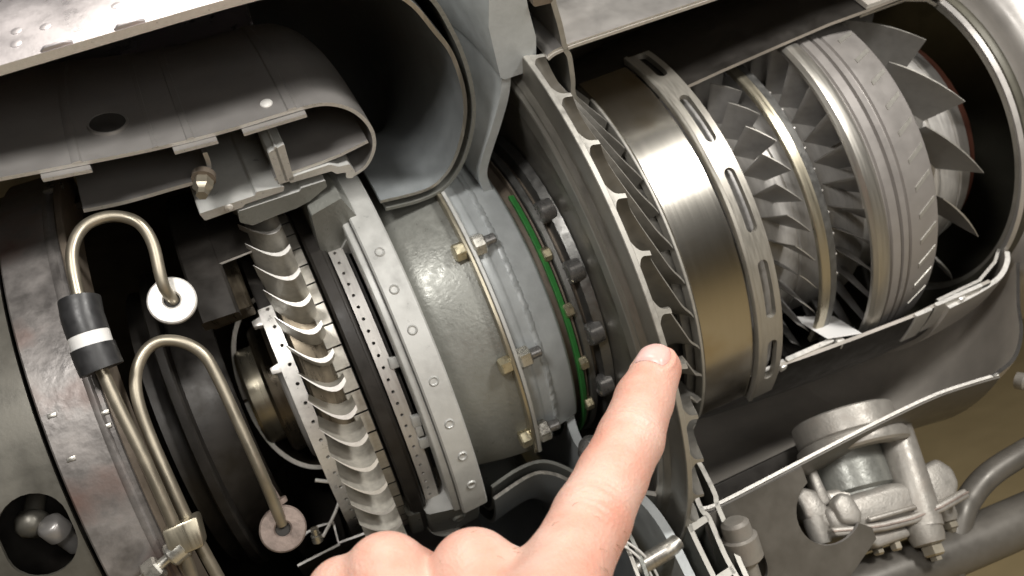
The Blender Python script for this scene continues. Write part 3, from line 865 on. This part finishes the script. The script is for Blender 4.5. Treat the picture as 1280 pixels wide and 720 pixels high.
def flat_blade(r0, r1, x0a, x1a, s0, x0b, x1b, s1, t, n=4, m=6, camber=1.2, lean=0.0):
    secs = []
    for i in range(n + 1):
        e = i / n
        r = r0 + (r1 - r0) * e
        xa, xb, st = x0a + (x0b - x0a) * e, x1a + (x1b - x1a) * e, s0 + (s1 - s0) * e
        up, lo = [], []
        for j in range(m + 1):
            s = j / m
            x = xa + (xb - xa) * s
            c = -st * (s - 0.5) + camber * 4 * s * (1 - s) - lean * (1 - e)
            tk = t * (0.35 + 0.65 * math.sin(math.pi * min(.98, max(.02, s)))) * (1.25 - 0.5 * e)
            up.append((x, c + tk / 2)); lo.append((x, c - tk / 2))
        secs.append((r, up + lo[::-1]))
    return secs


b1 = loft_blade("blade", flat_blade(83.5, 113.2, 269, 281, 8, 269.3, 281.5, 14.8, 1.3, camber=0.7), [MT['blade'], MT['rim']])
b2 = loft_blade("blade", flat_blade(84, 121.5, 316, 330, 9, 314.5, 329, 16.5, 1.3, camber=0.7), [MT['blade'], MT['rim']])
n1 = 38
for k in range(n1):
    t = 8.9 + k * 360 / n1
    tt = (t + 180) % 360 - 180
    if -95 < tt < 95:
        add("blade", b1, cr_, t)
        add("blade", b2, cr_, t + 2.9)

# intake rotor
ir = thing("intake_rotor", "large dark pointed intake blades on a pale hub inside the inlet", "intake rotor", (400, 0, 0))
add("hub", rev("hub", [(345, 72), (392, 79.5), (393, 78), (394, 80), (404, 81), (405, 79.5), (406, 81.5), (421, 82), (422, 80.5), (423, 82), (432, 80), (436, 74), (436, 40), (345, 40)], 0, 360, [MT['hub'], MT['cut']], n=110), ir)
add("nose_ring", rev("nose_ring", [(434, 76), (440, 76), (448, 68), (454, 56), (456, 44), (456, 30), (434, 30)], 0, 360, [MT['oxide'], MT['cut']], n=90), ir)
add("nose_cone", lathe("nose_cone", [(448, 44), (462, 40), (476, 30), (484, 16), (486, 0)], (0, 0, 0), (1, 0, 0), MT['hub'], 48, 40), ir)
ib = loft_blade("blade", flat_blade(74, 115, 380, 402, 26, 374, 406, 40, 2.2, camber=2.5), [MT['intake'], MT['rim']])
for k in range(16):
    t = 14.5 + k * 22.5
    add("blade", ib, ir, t)

# ------------------------------------------------------------------ compressor casing half shell, outer casing, inlet
cas = thing("compressor_casing", "lower half shell of the compressor with a bright stepped cut edge", "engine casing", (300, 0, -130))
cp = [(188, 120), (226, 125.5), (266, 130), (300, 133), (340, 136), (366, 136), (400, 137)]
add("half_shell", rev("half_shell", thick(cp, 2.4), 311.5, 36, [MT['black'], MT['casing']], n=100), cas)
for x0, x1, r0, r1 in ((229, 247, 126, 128.5), (252, 285, 125, 128), (340, 352, 132.5, 135), (356, 392, 131.5, 134)):
    add("edge_rail", rev("edge_rail", chamf([(x0, r0 + (x0 - 226) * .03), (x1, r0 + (x1 - 226) * .03), (x1, r1 + (x1 - 226) * .03), (x0, r1 + (x0 - 226) * .03)], .5), 312.2, 300, [MT['cut'], MT['bright']], n=6), cas)
for x, r in ((249, 127), (290, 130), (376, 137)):
    add("edge_lug", prism("edge_lug", [(-3, -3), (3, -2), (2.4, 3), (-2, 3.4)], cyl(x, r, -48.6), (1, 0, 0), (0, -math.cos(math.radians(50)), -math.sin(math.radians(50))), (0, math.sin(math.radians(50)), -math.cos(math.radians(50))), 5, MT['bright'], .8), cas)

oc = thing("outer_casing", "smooth brown grey outer casing below and above the compressor with a cut lower edge", "engine casing", (250, 0, -180))
op = smooth_path([(156, 181), (164, 183.5), (196, 183.5), (245, 183), (283, 183), (315, 184), (338, 187), (356, 190)], 4)
add("casing_wall", rev("casing_wall", thick(op, 1.8), T36, B50, [MT['casing'], MT['cut']], n=140), oc)
add("shade_skin", rev("shade_skin", thick([(p[0], p[1] + 1.5) for p in op], 0.8), B50 - .3, 200, [MT['pipe'], MT['pipe']], n=60), oc)  # added dark skin, the underside's shade is put into its colour
add("top_wall_skin", rev("top_wall_skin", thick([(p[0], p[1] + 1.8) for p in op], 1.0), T36 + .15, 120, [MT['sheet'], MT['cut']], n=60), oc)
add("end_cone", rev("end_cone", thick(smooth_path([(352, 189.5), (372, 186), (390, 174), (404, 158), (418, 144), (430, 132)], 4), 2.2), T36, B50, [MT['casing'], MT['black']], n=120), oc)

inl = thing("inlet_housing", "bright round inlet bell at the right edge of the picture", "inlet housing", (440, 0, 0))
ip = smooth_path([(431, 121), (433, 117.5), (437, 116.5), (441, 118.5), (443, 124), (443, 131), (446, 136), (456, 141), (476, 152), (520, 176)], 4)
add("bell", rev("bell", thick(ip, 3), 0, 360, [MT['inletcase'], MT['cut']], n=160), inl)
add("lower_neck", rev("lower_neck", thick(smooth_path([(366, 139), (388, 138.6), (410, 136), (424, 129), (431, 122)], 4), 3), T36, B50, [MT['casing'], MT['bright']], n=120), inl)
add("duct_lining", rev("duct_lining", thick([(366, 131), (400, 131), (420, 124), (430, 117)], 2), -51, -323, [MT['duct'], MT['cut']], n=120), inl)
add("mouth_lining", rev("mouth_lining", thick(smooth_path([(436, 119), (452, 121), (520, 124), (700, 126)], 3), 2), 0, 360, [MT['duct'], MT['cut']], n=120), inl)
add("lip_ring", rev("lip_ring", chamf([(432, 118), (435.5, 117), (436, 113), (432, 113)], .5), 0, 360, [MT['slotring'], MT['cut']], n=140), inl)
ib_ = lathe("inlet_bolt", [(0, 5.5), (5, 5.5), (6, 4.5), (6, 0)], cyl(400, 190, -64), (0.3, -0.8, -0.3), MT['alu'], 14)
add("inlet_bolt", ib_, inl)

pp = single("paper_slip", new_mesh("paper_slip", [(280, -58, -78), (306, -62, -88), (303, -88, -98), (280, -88, -92), (281, -58, -79), (307, -62, -89), (304, -88, -99), (281, -88, -93)], [(0, 1, 2, 3), (7, 6, 5, 4), (0, 4, 5, 1), (1, 5, 6, 2), (2, 6, 7, 3), (3, 7, 4, 0)], MT['paper']), "slip of white paper lying between the blades at the bottom of the compressor", "paper")

# ------------------------------------------------------------------ bleed valve
bv = thing("bleed_valve", "rough cast aluminium valve bolted under the casing edge at lower right", "valve", (245, -130, -150))
AX = Vector((1, 0, -0.04)).normalized()
NX = Vector((0, -0.42, -0.91)).normalized()
BX = AX.cross(NX)
if BX.y > 0:
    BX = -BX
BO = Vector((267, -86, -152.5))


def bp(a, n, b):
    return BO + AX * a + NX * n + BX * b


def vprism(nm, poly, b0, b1, bev=2.0, mat=None):
    return add(nm, prism(nm, poly, bp(0, 0, b0), AX, NX, BX, b1 - b0, mat or MT['alu'], bev, 3), bv)


TX = (NX * 0.975 - AX * 0.22).normalized()          # axis of the neck and the pillar


def vax(a, n, b):
    return tuple(bp(a, n, b))


add("neck_ring", ring("neck_ring", chamf([(-10, 27.5), (4, 27.5), (4, 31), (-10, 31)], 1), bp(9, -3, -6), TX, MT['alu'], 44), bv)
add("neck_flange", ring("neck_flange", chamf([(4, 20), (14, 20), (14, 33), (9, 34), (4, 32)], 1.4), bp(9, -3, -6), TX, MT['alu'], 44), bv)
add("piston", lathe("piston", [(0, 24), (26, 24), (28, 21), (34, 21), (34, 0)], bp(2, 4, -14), TX, MT['darkgrey'], 36), bv)
vprism("valve_body", [(-39, 31), (-28, 30), (-16, 30.5), (8, 33.5), (22, 40), (20, 54), (6, 54.5), (-22, 49.5), (-40, 44.5)], -16, 10, 4.5)
vprism("body_shoulder", [(-30, 22), (8, 30), (10, 38), (-30, 36)], -18, 3, 3.0)
vprism("side_strut", [(-32, 4), (-26.5, 6), (-30, 30), (-37, 30)], -4, 6, 2.0)
add("pillar", tube("pillar", [vax(36, 0, 0), vax(29.5, 18, 1), vax(22, 38, 2), vax(17, 52, 2), vax(13, 63, 2)], [10.6, 10.6, 11, 11.2, 11], MT['alu'], 28, 4), bv)
add("boss", lathe("boss", [(0, 10.8), (10, 10.2), (14, 9), (15, 6), (15, 0)], bp(13.5, 58, 2), TX, MT['alu'], 28, 40), bv)
add("boss_nut", lathe("boss_nut", [(0, 5.6), (1, 6.4), (5.5, 6.4), (6.5, 5), (6.5, 3.4), (9, 3.4), (9, 0)], bp(10.5, 72.5, 2), TX, MT['tube'], 6, 25), bv)
vprism("ear", [(-48, 18), (-41, 15.5), (-35, 20), (-34, 33), (-38, 43), (-49, 32)], -8, 7, 2.4)
add("boss", lathe("boss", [(0, 6.8), (12, 6.2), (15, 5), (15.5, 0)], bp(-43, 33, 1), TX, MT['alu'], 22, 40), bv)
vprism("front_pad", [(-34, 30), (-27, 26.5), (-21, 30), (-21, 42), (-26, 47), (-35, 42)], 4, 14, 2.6)
vprism("right_block", [(24, 32), (37.6, 33), (47, 32), (52, 41), (50, 50), (43, 56.5), (22, 56)], -24, 2, 3.2)
vprism("right_neck", [(34, 6), (40, 14), (39.5, 28), (40, 40), (24, 50), (24, 24)], -22, -4, 3.0)
add("boss", lathe("boss", [(0, 7.4), (11, 6.8), (14, 5.4), (14.5, 0)], bp(40, 53, -12), TX, MT['alu'], 22, 40), bv)
add("boss_nut", lathe("boss_nut", [(0, 4.2), (.6, 4.8), (3.6, 4.8), (4.4, 3), (6.4, 2.4), (6.4, 0)], bp(37, 67, -12), TX, MT['tube'], 6, 25), bv)
PL = [(-42, 43.5), (-28, 48.3), (-12, 52.6), (5, 55.6), (24, 56.6), (44, 55.6)]
vprism("parting_flange", [(a, n - 2.2) for a, n in PL] + [(a, n + 3.2) for a, n in PL[::-1]], -20, 12, 1.4)
vprism("gasket", [(a, n - .1) for a, n in PL] + [(a, n + 1.0) for a, n in PL[::-1]], -20.6, 12.7, 0.2, MT['washer2'])
vprism("lip_rib", [(-20, 45), (10, 49.6), (10, 52.4), (-20, 48)], 8, 13.5, 1.2)
vprism("lower_plate", [(-30, 51), (2, 58), (2, 64), (-20, 62)], -14, 6, 2.2)
for a, n, b in ((-7, 63, 0), (-17, 61, -2)):
    add("cap_screw", lathe("cap_screw", [(0, 3.4), (4, 3.4), (5, 2.4), (5, 0)], bp(a, n, b), TX, MT['tube'], 6, 25), bv)

# casing details near the valve


def oval(cx, cy, rx, ry, rot=0.0, n=28):
    c, q = math.cos(rot), math.sin(rot)
    return [(cx + rx * math.cos(2 * math.pi * i / n) * c - ry * math.sin(2 * math.pi * i / n) * q,
             cy + rx * math.cos(2 * math.pi * i / n) * q + ry * math.sin(2 * math.pi * i / n) * c) for i in range(n)]


def plate_holes(name, outer, holes, o, ax, ay, az, depth, mats):
    """flat plate with openings; front face, back face and every edge"""
    from mathutils.geometry import tessellate_polygon
    loops = [outer] + holes
    pts = [p for l in loops for p in l]
    tris = tessellate_polygon([[Vector((p[0], p[1], 0)) for p in l] for l in loops])
    o = Vector(o); ax = Vector(ax); ay = Vector(ay); az = Vector(az)
    m = len(pts)
    V = [tuple(o + ax * p[0] + ay * p[1]) for p in pts] + [tuple(o + ax * p[0] + ay * p[1] + az * depth) for p in pts]
    F = [tuple(t) for t in tris] + [tuple(i + m for i in t)[::-1] for t in tris]
    MI = [0] * len(F)
    k = 0
    for l in loops:
        for i in range(len(l)):
            a, b = k + i, k + (i + 1) % len(l)
            F.append((a, b, b + m, a + m)); MI.append(1)
        k += len(l)
    return new_mesh(name, V, F, mats, MI, 30)


od = thing("casing_bracket", "flat dark plate below the casing edge with two rounded openings", "bracket", (200, -108, -190))
bay = [(226 + 21 * math.cos(math.radians(a)), -171 + 20 * math.sin(math.radians(a))) for a in range(110, 311, 10)]
add("bracket_plate", plate_holes("bracket_plate", [(155, -142.8), (219, -142.8)] + bay + [(246, -192), (246, -199), (222, -211), (195, -253), (146, -255), (148, -213)],
    [oval(171.5, -175, 7.8, 14.6, 0.2)], (0, -119.6, 0), (1, 0, 0), (0, 0, 1), (0, 1, 0), 2, [MT['pipe'], MT['sheet']]), od)
add("shade_plate", prism("shade_plate", [(140, -150), (268, -152), (262, -200), (236, -225), (200, -255), (140, -255)], (0, -66, 0), (1, 0, 0), (0, 0, 1), (0, 1, 0), 3, MT['black'], 0.6), od)  # added dark sheet standing in for the shade behind the openings
cbolt = thing("casing_bolt", "round headed grey bolt beside the cut double wall at the bottom", "bolt", (160, -122, -155))
add("bolt_head", lathe("bolt_head", [(0, 0), (0.4, 5.5), (2, 7.4), (9, 8), (10, 9.6), (22, 9.6), (23.5, 8), (23.5, 5), (44, 5), (44, 0)], (166, -131, -147), (-0.02, 0.10, -1), MT['alu'], 28, 30), cbolt)

rod = thing("oil_pipe", "short shiny grey pipe stub right of the pointing finger", "pipe", (120, -120, -150))
add("stub", tube("stub", [(112, -118, -152), (122, -121, -150), (130, -123, -148.6), (136, -122, -147.5)], [5, 5, 5, 4.4], MT['steel'], 18, 4), rod)
wire = thing("lower_wires", "two thin bright cable loops beside the finger at the bottom", "cable", (112, -120, -160))
for k in range(2):
    add("wire", tube("wire", [(103 + 3 * k, -120, -130), (112 + 3 * k, -122, -143), (116 + 3 * k, -122, -158), (114 + 3 * k, -120, -175)], 0.7, MT['bright'], 8, 5), wire)
kn = single("dark_knob", lathe("dark_knob", [(-10, 0), (-9, 5), (-5, 8), (4, 8), (8, 6), (20, 6), (20, 0)], (118, -100, -92), (0.4, 0.3, -0.85), MT['darkbolt'], 24, 50), "dark rounded knob just left of the finger under the front cover", "knob")

# hoses at lower right
single("rubber_hose", tube("rubber_hose", [(262, -96, -300), (286, -104, -258), (312, -102, -224), (327, -98, -216), (347, -98, -209), (380, -98, -207), (430, -90, -210)], 7.5, MT['pipe'], 22, 5), "grey bent hose curving away at the right behind the valve", "hose")
single("lower_pipe", tube("lower_pipe", [(150, -100, -225), (200, -100, -226), (300, -100, -238), (380, -100, -246), (470, -100, -255)], 15, MT['pipe'], 30, 4), "thick grey pipe running along the bottom right corner", "pipe")

# ------------------------------------------------------------------ the hand
def smin(a, b, k):
    h = np.clip(0.5 + 0.5 * (b - a) / k, 0, 1)
    return b + (a - b) * h - k * h * (1 - h)


def cone_sdf(P, a, b, ra, rb):
    a = np.array(a, float); b = np.array(b, float)
    ba = b - a
    t = np.clip(((P - a) @ ba) / (ba @ ba), 0, 1)
    d = np.linalg.norm(P - a - t[:, None] * ba, axis=1)
    return d - (ra + (rb - ra) * t)


def chain(P, pts):
    d = None
    for (a, ra), (b, rb) in zip(pts[:-1], pts[1:]):
        c = cone_sdf(P, a, b, ra, rb)
        d = c if d is None else smin(d, c, 2.0)
    return d


INDEX = [((122.5, -222, -38.5), 9.6), ((110, -229, -46), 11.4), ((95, -242, -54), 12.4), ((80, -253, -60.5), 12.7), ((65, -264, -67), 13.6), ((49, -278, -72.5), 13.8), ((31, -300, -80), 16.0)]
MIDDLE = [((13, -293, -83), 16), ((21, -266, -66), 14.5), ((34, -250, -84), 12.5)]
RING = [((-10, -284, -80), 16), ((-5, -256, -57), 14.0), ((9, -242, -76), 12)]
PINK = [((-30, -276, -79), 15), ((-20, -250, -58.5), 12.5), ((-8, -238, -78), 10.5)]
BACK = [((31, -300, -82), 17), ((13, -296, -88), 17), ((-10, -286, -86), 16), ((-32, -276, -84), 14)]
PALM = [((18, -305, -105), 24), ((-8, -300, -110), 24), ((-8, -330, -160), 24)]
PALM2 = [((-26, -288, -100), 20), ((-22, -320, -160), 20)]
THUMB = [((20, -305, -118), 18), ((42, -292, -118), 14), ((56, -276, -112), 11.5), ((62, -260, -104), 10)]


def hand_sdf(P):
    d = chain(P, INDEX)
    fist = smin(smin(chain(P, MIDDLE), chain(P, RING), 4.0), chain(P, PINK), 4.0)
    back = smin(smin(chain(P, BACK), chain(P, PALM), 14), chain(P, PALM2), 12)
    body = smin(fist, back, 9.0)
    body = smin(body, chain(P, THUMB), 8)
    return smin(d, body, 10.0)


ALLP = [q for c in (INDEX, MIDDLE, RING, PINK, BACK, PALM, PALM2, THUMB) for q in zip(c[:-1], c[1:])]
bm = bmesh.new()
for (a, ra), (b, rb) in ALLP:
    A = Vector(a); B = Vector(b)
    k = max(2, int((B - A).length / 5))
    for i in range(k + 1):
        f = i / k
        bmesh.ops.create_icosphere(bm, subdivisions=2, radius=(ra + (rb - ra) * f) * 1.02, matrix=Matrix.Translation(A.lerp(B, f)))
tmp = bpy.data.meshes.new("hand_base"); bm.to_mesh(tmp); bm.free()
to = bpy.data.objects.new("hand_base", tmp); COL.objects.link(to)
md = to.modifiers.new("r", 'REMESH'); md.mode = 'VOXEL'; md.voxel_size = 0.85
dg = bpy.context.evaluated_depsgraph_get()
hm = bpy.data.meshes.new_from_object(to.evaluated_get(dg))
bpy.data.objects.remove(to); bpy.data.meshes.remove(tmp)
n = len(hm.vertices)
co = np.empty(n * 3); hm.vertices.foreach_get("co", co); P = co.reshape(-1, 3)


def grad(P, e=0.3):
    g = np.stack([hand_sdf(P + np.eye(3)[i] * e) - hand_sdf(P - np.eye(3)[i] * e) for i in range(3)], 1)
    return g / (np.linalg.norm(g, axis=1)[:, None] + 1e-9)


for it in range(7):
    P = P - grad(P) * (hand_sdf(P) * 0.85)[:, None]
N_ = grad(P)
# creases over the two finger joints, on the side seen by the camera
camp = np.array([0, -546.4, 30.5])


def crease(at, axis, offs, depth, wid):
    global P
    axis = np.array(axis, float); axis /= np.linalg.norm(axis)
    for o_, s_ in offs:
        q = (P - np.array(at, float)) @ axis - o_
        lat = P - np.array(at, float); lat = np.linalg.norm(lat, axis=1)
        wv = q + 0.5 * np.sin(P[:, 0] * 0.55 + P[:, 2] * 0.3 + o_)
        m_ = np.exp(-(wv / wid) ** 2) * (lat < 20) * s_
        face = np.clip(((camp - P) / np.linalg.norm(camp - P, axis=1)[:, None] * N_).sum(1), 0, 1) ** 0.7
        P = P - N_ * (m_ * depth * face)[:, None]


ax_f = Vector(INDEX[1][0]) - Vector(INDEX[3][0])
crease(INDEX[2][0], ax_f, [(-3.4, .7), (-0.6, 1), (1.6, .8), (4.2, .6)], 0.75, 0.75)
crease(INDEX[4][0], ax_f, [(-8.5, .4), (-5.5, .8), (-2.6, .9), (-0.2, 1), (2.8, .9), (5.5, .7), (8, .4)], 0.62, 0.8)
hm.materials.clear()


def skin(name, base, nail=False):
    m = bpy.data.materials.new(name)
    m.use_nodes = True
    nt = m.node_tree; nd = nt.nodes; L = nt.links
    b = nd["Principled BSDF"]
    tc_ = nd.new("ShaderNodeTexCoord")
    nz = nd.new("ShaderNodeTexNoise"); nz.inputs["Scale"].default_value = 60; nz.inputs["Detail"].default_value = 4
    L.new(tc_.outputs["Object"], nz.inputs["Vector"])
    rp = nd.new("ShaderNodeValToRGB")
    rp.color_ramp.elements[0].position = 0.35; rp.color_ramp.elements[1].position = 0.65
    rp.color_ramp.elements[0].color = (base[0] * .92, base[1] * .70, base[2] * .64, 1)
    rp.color_ramp.elements[1].color = (*base, 1)
    L.new(nz.outputs["Fac"], rp.inputs[0])
    L.new(rp.outputs[0], b.inputs["Base Color"])
    b.inputs["Roughness"].default_value = 0.32 if nail else 0.5
    b.inputs["Subsurface Weight"].default_value = 0.15 if nail else 0.3
    b.inputs["Subsurface Radius"].default_value = (1.0, 0.35, 0.2)
    b.inputs["Subsurface Scale"].default_value = 0.003
    if not nail:
        vz = nd.new("ShaderNodeTexVoronoi"); vz.inputs["Scale"].default_value = 1100
        L.new(tc_.outputs["Object"], vz.inputs["Vector"])
        nz2 = nd.new("ShaderNodeTexNoise"); nz2.inputs["Scale"].default_value = 420; nz2.inputs["Detail"].default_value = 5
        L.new(tc_.outputs["Object"], nz2.inputs["Vector"])
        ad = nd.new("ShaderNodeMath"); ad.operation = 'ADD'
        L.new(vz.outputs["Distance"], ad.inputs[0]); L.new(nz2.outputs["Fac"], ad.inputs[1])
        bu = nd.new("ShaderNodeBump"); bu.inputs["Strength"].default_value = 0.3; bu.inputs["Distance"].default_value = 0.0004
        L.new(ad.outputs[0], bu.inputs["Height"]); L.new(bu.outputs[0], b.inputs["Normal"])
    return m


hm.materials.append(skin("skin", (0.64, 0.415, 0.34)))
hm.polygons.foreach_set("use_smooth", [True] * len(hm.polygons))
hm.update()
hand = single("hand", hm, "bare left hand with its index finger stretched out pointing at the impeller", "hand")

# fingernail: a curved patch laid on the finger tip
axf = np.array(INDEX[0][0]) - np.array(INDEX[1][0]); axf = axf / np.linalg.norm(axf)
nc = np.array(INDEX[0][0]) - axf * 3.4
view = camp - nc; view /= np.linalg.norm(view)
dors = view - axf * (view @ axf); dors /= np.linalg.norm(dors)
side = np.cross(axf, dors)            # towards one edge of the nail
rt = np.array(cr)
if side @ rt < 0:
    side = -side
dors = dors - 0.62 * side; dors /= np.linalg.norm(dors)
side = side - dors * (side @ dors); side /= np.linalg.norm(side)
V, F = [], []
nu, nv = 14, 14
up_dir = dors * 0.85 + axf * 0.55; up_dir /= np.linalg.norm(up_dir)
for i in range(nu + 1):
    for j in range(nv + 1):
        a = -1 + 2 * i / nu; b = -1 + 2 * j / nv
        ra = a * math.sqrt(1 - 0.5 * b * b * (0.55 if b < 0 else 0.9)); rb = b * math.sqrt(1 - 0.5 * a * a * (0.5 if b < 0 else .95))
        p = nc + side * ra * 7.4 + (axf * 0.9 - dors * 0.35 * 0) * (rb * 8.0) + up_dir * 30
        for _ in range(60):
            dd_ = hand_sdf(p[None])[0]
            if dd_ < 0.05:
                break
            p = p - up_dir * dd_ * 0.8
        edge = max(abs(a), abs(b))
        g_ = grad(p[None])[0]
        lift = 0.55 if edge < 0.8 else 0.55 - 1.0 * (edge - 0.8) / 0.2
        V.append(tuple(p + g_ * lift))
for i in range(nu):
    for j in range(nv):
        a = i * (nv + 1) + j
        F.append((a, a + 1, a + nv + 2, a + nv + 1))
per = np.array([V[i * (nv + 1) + j] for i in range(nu + 1) for j in range(nv + 1) if i in (0, nu) or j == 0])
near = np.where(np.linalg.norm(P - nc, axis=1) < 18)[0]
dn = np.min(np.linalg.norm(P[near][:, None] - per[None], axis=2), axis=1)
P[near] -= N_[near] * (1.0 * np.exp(-(dn / 0.8) ** 2))[:, None]
P[near] += N_[near] * (0.35 * np.exp(-((dn - 1.9) / 0.9) ** 2) * (np.min(np.linalg.norm(P[near][:, None] - np.array(V)[None], axis=2), axis=1) > 1.3))[:, None]
hm.vertices.foreach_set("co", (P * K).reshape(-1))
hm.update()
add("fingernail", new_mesh("fingernail", V, F, skin("nail", (0.72, 0.50, 0.47), True), None, 80), hand)

rng = np.random.default_rng(5)
V, F = [], []
cand = np.where((((camp - P) * N_).sum(1) / np.linalg.norm(camp - P, axis=1) > 0.45))[0]
segs = [np.array(INDEX[4][0]) * .4 + np.array(INDEX[5][0]) * .6, np.array(MIDDLE[1][0]), np.array(INDEX[5][0])]
for k in range(26):
    c_ = segs[k % 3] + rng.normal(0, 6, 3)
    i_ = cand[np.argmin(np.linalg.norm(P[cand] - c_, axis=1))]
    p0 = P[i_]; n0 = N_[i_]
    d0 = -axf * 0.25 + np.array([0.55, 0.0, -0.45]) + rng.normal(0, 0.25, 3)
    d0 = d0 - n0 * (d0 @ n0); d0 /= np.linalg.norm(d0)
    ln = rng.uniform(2.5, 5.0)
    pts_ = [tuple(p0 - n0 * 0.2), tuple(p0 + d0 * ln * 0.5 + n0 * 0.55), tuple(p0 + d0 * ln + n0 * 0.35)]
    v_, f_ = tube_vf(pts_, [0.06, 0.05, 0.02], 4)
    o_ = len(V)
    V += v_; F += [tuple(q + o_ for q in f) for f in f_]
hair_m = material("fine_hair", (0.24, 0.14, 0.08), 0.0, 0.5, 0.2, 200)
ho = add("hair", new_mesh("hair", V, F, hair_m, None, 60), hand)
ho['kind'] = 'stuff'
